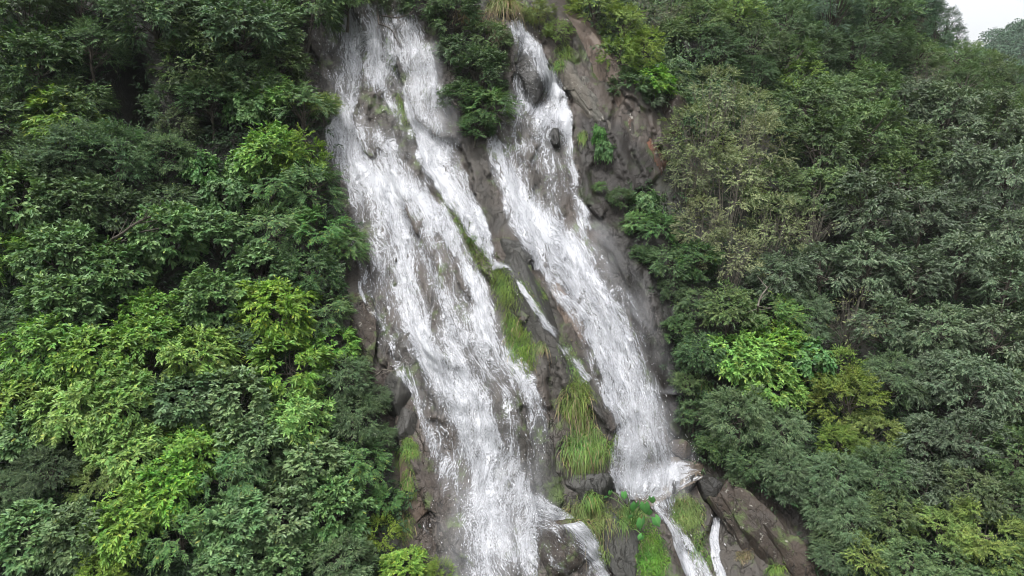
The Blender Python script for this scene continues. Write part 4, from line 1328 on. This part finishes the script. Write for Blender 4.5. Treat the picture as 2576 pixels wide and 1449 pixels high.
RIGHT_SLOPE = """
1500,20,60,yshrub,leafy_shrub,shrub,yellow green bush at the top edge beside the pink slab
1560,60,60,yshrub,leafy_shrub,shrub,bright yellow bush left of the bare tree
1550,140,55,yshrub,leafy_shrub,shrub,yellow bush halfway down the edge of the pink slab
1615,130,55,yshrub,leafy_shrub,shrub,light green bush under the bare tree
1640,200,50,lime,leafy_shrub,shrub,vivid vine covered bush left of the grey boulder
1585,215,50,laurel,leafy_shrub,shrub,dark bush above the rust streaked wall
1640,250,40,grey,leafy_shrub,shrub,dark grey bush between the vine bush and the rock face
1612,40,55,twig,bare_tree,tree,leafless dark tree near the top edge
1690,40,50,twig,bare_shrub,shrub,bare brownish thicket right of the leafless tree
1700,90,55,green,leafy_shrub,shrub,mixed green shrub above the grey boulder
1770,60,75,fargreen,leafy_shrub,shrub,large leaved green bush along the upper slope
1860,45,65,farlime,leafy_shrub,shrub,lime green bush on the upper slope
1800,130,75,fargrey,leafy_shrub,shrub,dark grey bush right of the grey boulder
1890,120,75,fargreen,leafy_shrub,shrub,green bush below the lime bush on the upper slope
1975,60,80,fargrey,feathery_tree,tree,bluish tree on the upper slope right of the lime bush
1975,140,80,fargreen,leafy_shrub,shrub,mid green bush in the middle of the upper slope
1900,190,55,fargrey,leafy_shrub,shrub,dark bush left of the small reddish rock face
2060,130,70,fargrey,feathery_tree,tree,bluish green spreading tree at the centre of the upper slope
2010,200,60,farlime,leafy_shrub,shrub,bright bush above the tall green tree
2080,40,95,conifer,feathery_tree,tree,dark feathery conifer left of the brown crest thicket
2180,40,95,fargrey,leafy_tree,tree,grey brown thin leaved tree at the top of the slope
2160,130,85,fargrey,leafy_tree,tree,grey thicket tree in the middle of the upper right slope
2250,20,80,conifer,conifer,tree,dark conifer under the crest left of the bare crest slab
2310,15,60,conifer,conifer,tree,dark conifer on the crest above the bare slab
2374,70,42,conifer,conifer,tree,small conifer on the skyline against the sky
2345,45,45,conifer,conifer,tree,broad dark conifer directly above the bare crest slab
2350,22,36,conifer,conifer,tree,conifer highest on the skyline at the top edge
2402,104,34,conifer,conifer,tree,small dark conifer lowest of those on the skyline
2352,105,50,conifer,conifer,tree,conifer on the skyline just right of the bare slab
2300,140,60,fargreen,leafy_tree,tree,green tree below the bare crest slab
2400,150,55,fargreen,leafy_tree,tree,green tree on the ridge below the skyline conifers
2240,120,60,fargrey,leafy_tree,tree,grey tree left of the green tree under the crest slab
2450,150,50,fargreen,leafy_tree,tree,ridge tree in front of the distant hill
2500,190,55,fargreen,leafy_tree,tree,lower ridge tree in front of the distant hill
2550,200,55,fargrey,leafy_tree,tree,grey ridge tree at the right edge below the distant hill
2330,200,65,twig,bare_shrub,shrub,brown bare thicket on the ridge flank
2420,220,70,fargreen,leafy_tree,tree,round green tree on the ridge flank
2520,255,65,fargreen,leafy_tree,tree,green tree at the right edge on the ridge flank
1780,240,90,olive,pale_leaved_tree,tree,pale olive tree top against the shrubs beneath the grey boulder
1870,280,80,olive,pale_leaved_tree,tree,pale olive crown with thin stems right of the first olive top
1770,360,100,olive,pale_leaved_tree,tree,pale olive tree with many upright stems in the middle
1900,380,90,olive,pale_leaved_tree,tree,pale olive tree whose right side is lightest
1720,440,65,olive,pale_leaved_tree,tree,olive tree with bare lower twigs beside the rust wall
1830,470,100,olive,pale_leaved_tree,tree,olive green many stemmed tree lower in the pale stand
1760,560,80,olive,pale_leaved_tree,tree,olive tree above the shaded cliff shrubs
2010,270,85,green,leafy_tree,tree,light green tree left of the tall green tree
2090,250,85,green,leafy_tree,tree,tall green tree with pale tips in the middle of the right slope
2180,240,80,green,leafy_tree,tree,green tree behind the tall pale tipped tree
2050,370,100,green,leafy_tree,tree,broad green tree below the tall pale tipped tree
2170,350,100,green,leafy_tree,tree,yellowish green tree right of the broad green tree
2280,260,80,grey,leafy_tree,tree,grey green tree below the bare thicket
2370,300,90,grey,leafy_tree,tree,grey green tree with drooping leaf tufts
2470,310,90,grey,leafy_tree,tree,silvery grey tree near the right edge
2555,330,85,green,leafy_tree,tree,green tree touching the right edge at upper height
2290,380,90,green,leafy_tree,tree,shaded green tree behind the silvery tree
2410,410,95,grey,leafy_tree,tree,dark grey tree under the drooping tufts
2530,450,95,grey,leafy_tree,tree,dark grey tree at the right edge under the green edge tree
2250,460,85,green,leafy_tree,tree,green tree above the wide grey dome
2060,470,85,green,leafy_tree,tree,green tree below the broad green tree
1945,480,75,green,leafy_tree,tree,dark green tree behind the olive stand
2170,530,110,grey,leafy_tree,tree,wide grey dome tree in the middle of the right slope
2050,570,70,twig,bare_shrub,shrub,shaded bare twigs left of the wide grey dome
1930,580,85,olive,pale_leaved_tree,tree,olive tree over the shaded bare twigs
2310,540,90,grey,leafy_tree,tree,grey tree right of the wide grey dome
2420,540,90,grey,leafy_tree,tree,dark tree right of the grey dome pair
2530,580,95,grey,leafy_tree,tree,dark drooping tree at the right edge at mid height
1625,510,42,creeper,creeper,creeper,bright round leaved creeper at the foot of the rust wall
1650,580,50,pinnate,leafy_shrub,shrub,deep green bush below the bright creeper by the dark cliff
1680,660,55,laurel,leafy_shrub,shrub,dark bush at the dark cliff edge right of the waterfall
1600,570,38,pinnate,leafy_shrub,shrub,green shrub clinging to the dark wall above the narrow rock strip
1612,640,38,laurel,leafy_shrub,shrub,dark shrub hanging over the dark wall left of the cliff edge bush
1690,730,42,laurel,leafy_shrub,shrub,dark shrub just below the cliff edge bush
1700,830,42,laurel,leafy_shrub,shrub,dark shrub above the lower wet buttress
1725,960,40,green,leafy_shrub,shrub,shrub drooping over the wet cliff left of the bright round shrub
1745,1040,42,laurel,leafy_shrub,shrub,dark shrub over the wet cliff left of the willow dome
1740,650,60,laurel,leafy_shrub,shrub,shaded bush behind the dark cliff edge bush
1830,650,80,olive,pale_leaved_tree,tree,yellowish olive tree low in the pale stand
1950,690,85,grey,leafy_tree,tree,grey tree below the olive stand
2060,680,80,grey,leafy_tree,tree,grey tree left of the pale tufted one
2180,670,95,grey,leafy_tree,tree,grey tree with twiggy underside below the wide dome
2300,690,95,grey,leafy_tree,tree,pale tufted grey tree
2410,670,90,grey,leafy_tree,tree,dark grey tree right of the pale tufted one
2530,710,95,grey,leafy_tree,tree,dark tree at the right edge below the drooping edge tree
1740,770,55,laurel,leafy_shrub,shrub,dark shrub overhanging the cliff beside the lower right waterfall
1830,790,75,green,leafy_shrub,shrub,dull green shrub above the bright round shrub
1930,800,70,pinnate,leafy_shrub,shrub,green shrub with soft fronds above the bright round shrub
2030,790,75,willow,willowy_tree,tree,twiggy narrow leaved tree in the lower middle of the slope
2130,800,80,twig,bare_shrub,shrub,bare tangled twigs below the grey trees
2240,810,90,grey,leafy_tree,tree,dusky grey tree right of the bare tangled twigs
2360,820,95,grey,leafy_tree,tree,dusky grey tree two crowns right of the tangled twigs
2490,840,95,grey,leafy_tree,tree,dusky grey tree near the right edge at the lower height
1760,890,65,laurel,leafy_shrub,shrub,dark green shrub bordering the wet cliff at the left of the bright shrub
1860,900,80,lime,leafy_shrub,shrub,bright round shrub with large light leaves on the right bank
1950,870,75,lime,leafy_shrub,shrub,bright green shrub right of the round bright shrub
2030,910,75,creeper,leafy_shrub,shrub,green large leaved shrub behind the yellow green dome
2120,920,55,yshrub,leafy_shrub,shrub,small yellowish bush above the yellow green dome
1930,970,75,lime,leafy_shrub,shrub,bright shrub just above the grey willow dome
1860,1050,85,willow,willowy_tree,tree,grey green willow dome beside the pool
1960,1080,75,willow,willowy_tree,tree,grey willow with drooping tips right of the willow dome
2130,1020,95,yfeather,feathery_tree,tree,rounded yellow green dome tree on the right bank
2200,1080,75,yfeather,feathery_tree,tree,yellow green lower lobe of foliage beside the rounded dome
2100,1110,65,yfeather,feathery_tree,tree,yellow green sprays hanging below the rounded dome
2240,950,75,willow,willowy_tree,tree,dark twiggy tree behind the yellow green dome
2330,950,90,grey,leafy_tree,tree,grey crown right of the twiggy tree behind the dome
2440,970,95,grey,leafy_tree,tree,grey crown left of the right edge above the dark gap
2545,1000,85,grey,leafy_tree,tree,dark crown at the right edge above the dark gap
1800,1120,50,laurel,leafy_shrub,shrub,dark low shrub at the right end of the pool
1880,1160,55,laurel,leafy_shrub,shrub,dark shrub shaded beneath the willow dome
1980,1180,65,willow,willowy_shrub,shrub,shaded narrow leaved shrub at the top of the brown rock slope
2090,1200,85,willow,willowy_tree,tree,dark narrow leaved tree below the yellow green sprays
2210,1190,85,willow,willowy_tree,tree,grey narrow leaved tree right of the dark narrow leaved one
2320,1100,85,grey,leafy_tree,tree,dark tree in the gap right of the yellow green lobe
2430,1110,90,grey,leafy_tree,tree,tree with grey tufts left of the lower right edge tree
2540,1140,85,green,leafy_tree,tree,green tree at the lower right edge
2320,1220,85,grey,leafy_tree,tree,grey tufted tree above the olive crowns
2440,1240,90,green,leafy_tree,tree,green tree above the bottom right olive crown
2550,1270,80,green,leafy_tree,tree,green tree at the right edge above the corner
2130,1310,80,willow,willowy_tree,tree,narrow leaved tree right of the lichen spotted slope
2240,1300,80,green,leafy_tree,tree,green tree in the lower right second from the rock slope
2360,1330,90,yfeather,feathery_tree,tree,olive yellow crown in the lower right
2480,1350,95,yfeather,feathery_tree,tree,olive yellow crown nearest the bottom right corner
1990,1225,48,willow,willowy_shrub,shrub,narrow leaved shrub hanging over the upper edge of the lichen spotted slope
2060,1290,52,willow,willowy_shrub,shrub,grey shrub covering the upper right side of the lichen spotted slope
1850,1215,30,laurel,leafy_shrub,shrub,dark shrub just above the knobbly brown boulder
2085,1350,48,green,leafy_shrub,shrub,low green shrub creeping over the right side of the lichen spotted slope
2090,1400,60,willow,leafy_shrub,shrub,low shrub at the foot of the lichen spotted slope
2180,1410,70,yshrub,leafy_shrub,shrub,bright shrub with large leaves at the bottom edge right of the rock slope
2290,1420,80,green,leafy_tree,tree,green crown cut by the bottom edge right of the bright shrub
2410,1440,80,green,leafy_tree,tree,green crown cut by the bottom edge near the corner
2550,1420,80,green,leafy_tree,tree,green crown in the bottom right corner
"""
for tab, grp in ((LEFT_BANK, LB), (TOP, TB), (RIGHT_SLOPE, RB)):
    for row in tab.strip().splitlines():
        x, y, rp, sp, nm, ct, lb = row.split(",", 6)
        plant(float(x), float(y), float(rp), sp, nm, ct, grp, lb)

# ------------------------------------------------------------------ undergrowth that nobody could count
def undergrowth(name, label, n, box, mat, ll, lw, nl, seed, rock_ok=False, big=1.0):
    r = np.random.default_rng(seed)
    px = r.uniform(box[0], box[2], n)
    py = r.uniform(box[1], box[3], n)
    P = hit(px * K, py * K)
    ok = ~is_rock(P, 8.0)
    ok &= (hollow(P) < .5) & (P[:, 1] < 60) & (P[:, 2] < np.interp(P[:, 0], xs, crest) + .2)
    P = P[ok]
    dist = np.clip(P[:, 1] / 20, .7, 2.2) * big
    m = 5
    O = np.repeat(P, m, 0)
    dr = np.repeat(dist, m)
    h = np.abs(fbm(O[:, 0] * .9, O[:, 2] * .9, seed=seed, oc=3)) * .5 + .06
    O = O + r.normal(0, .16, O.shape) * dr[:, None] + np.array((0, -.8, .5)) * (h * r.random(len(O)))[:, None]
    dd = nrm(r.normal(size=O.shape) + np.array((0, -.5, .15)))
    nn = nrm(np.array((0, -.5, 1.)) + r.normal(0, .3, O.shape))
    V, Fc = sprays(O, dd, nn, .26 * dr, nl, ll, lw, .9, .2, r, True)
    # sprays scale with distance is in L only; leaves are enlarged a little too
    tag(mesh(name, V, [Fc], M[mat]), label, None, None, 'stuff')


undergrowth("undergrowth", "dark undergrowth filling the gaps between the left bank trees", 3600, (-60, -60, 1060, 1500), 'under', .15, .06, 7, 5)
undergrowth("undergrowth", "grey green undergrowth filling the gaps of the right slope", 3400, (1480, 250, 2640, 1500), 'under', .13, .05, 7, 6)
undergrowth("undergrowth", "scrub covering the upper right slope", 3600, (1440, -60, 2640, 330), 'laurel', .17, .07, 7, 7)
undergrowth("undergrowth", "dull feathery scrub mixed into the upper right slope", 1900, (1640, -60, 2640, 330), 'feather', .17, .06, 8, 8)

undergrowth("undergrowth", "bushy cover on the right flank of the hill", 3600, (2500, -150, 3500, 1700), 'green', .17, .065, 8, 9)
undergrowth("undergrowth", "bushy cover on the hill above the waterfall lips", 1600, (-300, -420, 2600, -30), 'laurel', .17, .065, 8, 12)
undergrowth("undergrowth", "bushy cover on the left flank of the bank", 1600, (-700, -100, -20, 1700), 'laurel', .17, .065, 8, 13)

# ------------------------------------------------------------------ grass and moss
grass("green moss strip running down between the left waterfall and the middle fall", 0, 0, 28, 0, 0, 'moss', 1500, .30, .017, .7, "moss_strip", "moss", path=[(1118, 488), (1135, 515), (1160, 555), (1185, 600), (1205, 630), (1220, 660)])
grass("narrow moss band on top of the dark slab", 0, 0, 28, 0, 0, 'moss', 1500, .26, .016, .8, "moss_strip", "moss", path=[(1248, 680), (1262, 700), (1275, 735), (1285, 765)])
grass("thick hanging moss cushion on the left side of the dark slab", 1308, 868, 38, 96, 14, 'moss', 2600, .30, .016, 1.0, "moss_cushion", "moss", dry=.05)
grass("thin moss line beside the white runnel on the dark slab", 0, 0, 10, 0, 0, 'grass', 300, .16, .014, .8, "moss_strip", "moss", path=[(1310, 705), (1330, 735), (1350, 770), (1362, 790)])
grass("short moss line right of the white runnel", 0, 0, 8, 0, 0, 'grass', 200, .16, .014, .8, "moss_strip", "moss", path=[(1345, 700), (1365, 735), (1370, 750)])
grass("green grass strip hanging down the right edge of the dark slab", 0, 0, 20, 0, 0, 'grass', 700, .26, .015, .9, path=[(1418, 865), (1435, 900), (1452, 940), (1470, 980)])
grass("small grass tuft with dead brown skirt on the dark slab", 1362, 872, 16, 18, 0, 'grass', 220, .36, .015, .9, dry=.5)
grass("long arching yellow green grass clump halfway down the middle ridge", 1450, 1012, 46, 62, 12, 'grass_yellow', 900, .62, .017, .75, "grass_clump", "grass clump", dry=.15, up=.7)
grass("dense hanging green grass clump below the arching yellow clump", 1470, 1120, 64, 66, 8, 'grass', 1900, .58, .016, 1.0, "grass_clump", "grass clump", dry=.12)
grass("dark spiky grass tuft beside the arum plant", 1490, 1255, 24, 20, 10, 'grass', 300, .45, .017, .7)
grass("yellow green grass draped over the jointed slab", 0, 0, 34, 0, 0, 'grass_yellow', 1500, .42, .016, .9, "grass_clump", "grass clump", path=[(1440, 1290), (1480, 1295), (1530, 1300)], dry=.15)
grass("thin trailing grass strip down the left side of the jointed slab", 0, 0, 16, 0, 0, 'moss', 500, .3, .015, 1.0, path=[(1470, 1310), (1500, 1360), (1525, 1410)])
grass("green grass clump at the root of the arum plant", 1585, 1300, 40, 34, 10, 'grass', 900, .42, .016, .9, "grass_clump", "grass clump")
grass("vivid green fern bed hanging down to the bottom edge", 1640, 1400, 46, 82, 6, 'fern', 2600, .24, .020, .6, "fern_bed", "ferns", dry=.06, up=.3)
grass("bright grass dome between the two lower streams", 1722, 1288, 46, 56, 20, 'grass', 1700, .40, .016, 1.0, "grass_dome", "grass clump", dry=.04)
grass("grass tail trailing from the bright dome to the bottom edge", 0, 0, 28, 0, 0, 'grass', 700, .34, .015, 1.0, path=[(1740, 1330), (1757, 1380), (1778, 1430)])
grass("grass tuft hanging on the reddish rock left of the waterfall foot", 1030, 1130, 26, 34, 6, 'grass', 520, .42, .016, .9)
grass("mossy drapery below the left hanging tuft", 1030, 1215, 22, 50, 6, 'moss', 600, .24, .015, 1.0, "moss_cushion", "moss", dry=.2)
grass("brown green moss at the dark left foot of the waterfall", 1020, 1320, 30, 50, 6, 'moss', 600, .22, .015, 1.0, "moss_cushion", "moss", dry=.3)
grass("moss patch showing through the upper left waterfall", 0, 0, 12, 0, 0, 'grass', 480, .24, .018, .9, "moss_patch", "moss", path=[(1000, 235), (1012, 270), (1020, 310)])
grass("olive moss line at the top between the left and middle falls", 0, 0, 9, 0, 0, 'moss', 300, .18, .016, .9, "moss_strip", "moss", path=[(975, 95), (985, 140), (992, 175)])
grass("small fresh grass patch beside the upper right waterfall", 1468, 345, 14, 20, 10, 'grass', 260, .3, .018, 1.0)
grass("dry pale plume grass at the lip above the middle rib", 1180, 45, 46, 26, 0, 'grass_dry', 380, .75, .020, .6, "plume_grass", "grass clump", up=.8)
grass("dry golden grass left of the right waterfall lip", 1270, 18, 52, 20, 0, 'grass_yellow', 520, .85, .020, .7, "plume_grass", "grass clump", up=.8, dry=.3)
grass("dry grass hanging down the rib below the right lip", 1250, 75, 26, 40, 0, 'grass_dry', 320, .65, .018, 1.0, "plume_grass", "grass clump")
grass("yellow green grass right of the right waterfall lip", 1345, 40, 30, 24, 0, 'grass_yellow', 420, .55, .020, .8, up=.7)
grass("tuft of bright stiff grass on the brown block at the right lip", 1382, 85, 14, 14, 0, 'grass_yellow', 220, .55, .018, .4, up=1.0)
grass("grey green grass on the rock between the brown block and the cracked outcrop", 1420, 130, 22, 26, 10, 'grass', 260, .45, .018, .8)
grass("grass in the hollow at the foot of the brown block", 1405, 165, 18, 14, 10, 'grass', 200, .4, .018, .8)
grass("pale arching grass tuft hanging on the left bank", 645, 345, 26, 16, 0, 'grass', 220, .7, .02, .9, up=.8)
grass("long grass curtain below the round leaved creepers on the left bank", 680, 490, 22, 26, 0, 'grass_yellow', 260, .8, .018, 1.0)
grass("dry grass tuft in a crack of the lichen spotted slope", 1870, 1400, 26, 20, 10, 'grass_dry', 200, .42, .016, .8)
grass("green grass tuft at the bottom of the lichen spotted slope", 1950, 1430, 30, 16, 10, 'grass', 220, .42, .016, .8)
grass("tuft of dark grass hanging from the right bank over the wet cliff", 1770, 980, 22, 34, 10, 'grass', 300, .6, .018, 1.0)

# ------------------------------------------------------------------ the arum plant at the pool
TN = NT("arum_leaf")
uvn = TN.n("UVMap", uv_map="UVMap").outputs[0]
sep = TN.n("SeparateXYZ")
TN.t.links.new(uvn, sep.inputs[0])
ax = TN.math('ABSOLUTE', sep.outputs[0])
vein = TN.math('SUBTRACT', 1.0, TN.mr(ax, 0.0, 0.07))
rib = TN.math('FRACT', TN.math('MULTIPLY', TN.math('ADD', sep.outputs[1], TN.math('MULTIPLY', ax, -.55)), 6.0))
rib = TN.math('LESS_THAN', rib, 0.12)
cc = TN.mix(TN.math('MAXIMUM', vein, TN.math('MULTIPLY', rib, .6)), (0.085, 0.27, 0.07), (0.20, 0.38, 0.12))
M['arum'] = TN.done(TN.pbsdf(cc, .38, .5))
M['arum_stalk'] = simple_mat("arum_stalk", (0.10, 0.19, 0.05), .5)
base_, _n = cast(np.array([1590.]), np.array([1325.]))
base_ = base_[0]
ar = empty("arum_plant", base_)
tag(ar, "large leaved arum plant with heart shaped leaves at the pool outlet", "plant")
AL = [(1535, 1240, 15, 0), (1524, 1250, 11, -30), (1570, 1247, 20, 10), (1596, 1275, 32, -8), (1622, 1278, 33, 12), (1640, 1258, 22, 20), (1612, 1318, 32, 0), (1653, 1312, 30, 28), (1610, 1352, 20, -20), (1632, 1290, 24, 20), (1586, 1300, 18, -25)]
yl = np.linspace(0, 1, 12)
hw_ = .36 * np.sin(np.pi * np.clip(yl * .86 + .10, 0, 1)) ** .8 * (1 - .62 * yl ** 1.3) * (1 - yl ** 8)
for i, (x, y, hl, rot) in enumerate(AL):
    hl = hl * .74
    d = ray(x * K, y * K)
    yy = base_[1] - .30 - .12 * (i % 3)
    c = d * (yy / d[1])
    s = yy / FOC * K * hl * 2
    VV, UVs = [], []
    for k in range(12):
        for j in range(7):
            u = (j - 3) / 3
            lob = .10 * abs(u) if k < 3 else 0
            VV.append((u * hw_[k] * s, 0.10 * s * u * u - .06 * s * math.sin(yl[k] * 3), (.42 - yl[k]) * s + lob * s * (3 - k) / 2))
            UVs.append((u, yl[k]))
    m = Matrix.Rotation(R(-rot * .9), 3, 'Y') @ Matrix.Rotation(R(random.uniform(15, 42)), 3, 'X') @ Matrix.Rotation(R(random.uniform(-25, 25)), 3, 'Z')
    V = np.array(VV) @ np.array(m).T + c - base_
    V[:, 1] -= .02
    mesh("leaf", V, [gridfaces(12, 7)], M['arum'], ar, True, np.array(UVs))
    t = V[3]
    Vs, Fs = tubes([(np.array((random.uniform(-.05, .05), 0, -.1)), np.array((t[0] * .3, t[1] * .5, t[2] * .7 + .1)), t, .014, .008)], 6, 7)
    mesh("stalk", Vs, [Fs], M['arum_stalk'], ar, True)

# ------------------------------------------------------------------ single dead limbs
def limb(label, pts, r0, mat, name="dead_branch", dz=-.5):
    segs = []
    Q = []
    for (x, y, o) in pts:
        P = hit(np.array(x * K), np.array(y * K))
        d = ray(x * K, y * K)
        Q.append(P + d * (-o / d[1]))
    for i in range(len(Q) - 1):
        a, b = Q[i], Q[i + 1]
        k = i / len(Q)
        mid = (a + b) / 2 + rng.normal(0, .05, 3)
        segs.append((a, mid, b, r0 * (1 - .7 * k), r0 * (1 - .7 * (i + 1) / len(Q))))
        for j in range(3):
            e = nrm(b - a + rng.normal(0, .5, 3)) * .5
            t = rng.uniform(.3, 1)
            q0 = a * (1 - t) + b * t
            segs.append((q0, q0 + e * .5, q0 + e, r0 * .4, r0 * .12))
    V, Fc = tubes(segs, 6, 6)
    c0 = Q[0]
    o = mesh(name, V - c0, [Fc], M[mat], smooth=True)
    o.location = c0
    tag(o, label, "branch", "bare branches")


limb("grey leaning limb curving up out of the shaded hollow on the left bank", [(262, 645, .1), (285, 600, 1.0), (330, 570, 1.7), (380, 545, 2.0)], .05, 'bark')
limb("second thin grey limb forking right in the shaded hollow", [(262, 640, .1), (330, 590, 1.2), (400, 575, 1.9)], .03, 'bark')
limb("pale dead snag standing among the grey trees of the right slope", [(1905, 800, .8), (1907, 770, 1.9), (1918, 740, 2.2), (1932, 722, 2.3)], .035, 'bark_pale')
limb("curved grey twig sticking out over the left waterfall edge", [(945, 945, .05), (962, 930, .4), (985, 935, .5)], .02, 'bark_pale')
limb("black bare twigs hanging in front of the top of the left waterfall", [(948, 20, .2), (952, 60, .9), (985, 75, 1.1), (1000, 110, 1.2)], .03, 'bark_dark')
limb("dark bare branch over the lip between the left falls", [(960, 40, .2), (1000, 45, 1.0), (1040, 30, 1.2)], .025, 'bark_dark')

# ------------------------------------------------------------------ the distant hill and its wood
hx = np.linspace(40, 260, 90)
hy = np.linspace(120, 330, 60)
HX, HY = np.meshgrid(hx, hy)
def hillz(x, y):
    return -15.5 + 54 * np.exp(-((x - 150) / 42) ** 2 - ((y - 215) / 48) ** 2) + 16 * np.exp(-((x - 108) / 16) ** 2 - ((y - 190) / 30) ** 2) + 2.5 * fbm(x * .03, y * .03, seed=91)
HZ = hillz(HX, HY)
hill = mesh("distant_hill", np.stack([HX, HY, HZ], -1).reshape(-1, 3), [gridfaces(60, 90)], gm, smooth=True)
tag(hill, "wooded hill far behind the ridge on the right", kind='structure')
r = np.random.default_rng(77)
nC = 1500
X_ = r.uniform(85, 190, nC)
Y_ = r.uniform(140, 225, nC)
C_ = np.stack([X_, Y_, hillz(X_, Y_) + 1.2], -1)
cr = r.uniform(1.6, 3.0, nC)
m = 110
d = nrm(r.normal(size=(nC * m, 3)))
d[:, 2] = np.abs(d[:, 2]) * 1.1 - .15
O = np.repeat(C_, m, 0) + d * np.repeat(cr, m)[:, None] * r.uniform(.7, 1.05, (nC * m, 1))
V, Fc = leaves(O, r.normal(size=O.shape) + d * .3, d + UPV * .5 + r.normal(0, .3, O.shape), r.uniform(.45, .8, len(O)), r.uniform(.3, .5, len(O)), True)
tag(mesh("distant_wood", V, [Fc], M['conifer']), "bluish wood covering the distant hill", None, None, 'stuff')

# ------------------------------------------------------------------ the moist air
HAZE = 0.00022
if HAZE:
    hn = NT("moist_air")
    pv = hn.n("VolumePrincipled")
    pv.inputs['Color'].default_value = (0.92, 0.96, 1.0, 1)
    pv.inputs['Density'].default_value = HAZE
    pv.inputs['Anisotropy'].default_value = 0.0
    hn.t.links.new(pv.outputs[0], hn.out.inputs['Volume'])
    b0, b1 = (-401, -401, -16.2), (401, 401, 60)
    V = np.array([(x, y, z) for z in (b0[2], b1[2]) for y in (b0[1], b1[1]) for x in (b0[0], b1[0])], float)
    Fq = np.array([(0, 2, 3, 1), (4, 5, 7, 6), (0, 1, 5, 4), (2, 6, 7, 3), (0, 4, 6, 2), (1, 3, 7, 5)])
    tag(mesh("haze", V, [Fq], hn.m), "thin moist air over the gorge", None, None, 'stuff')
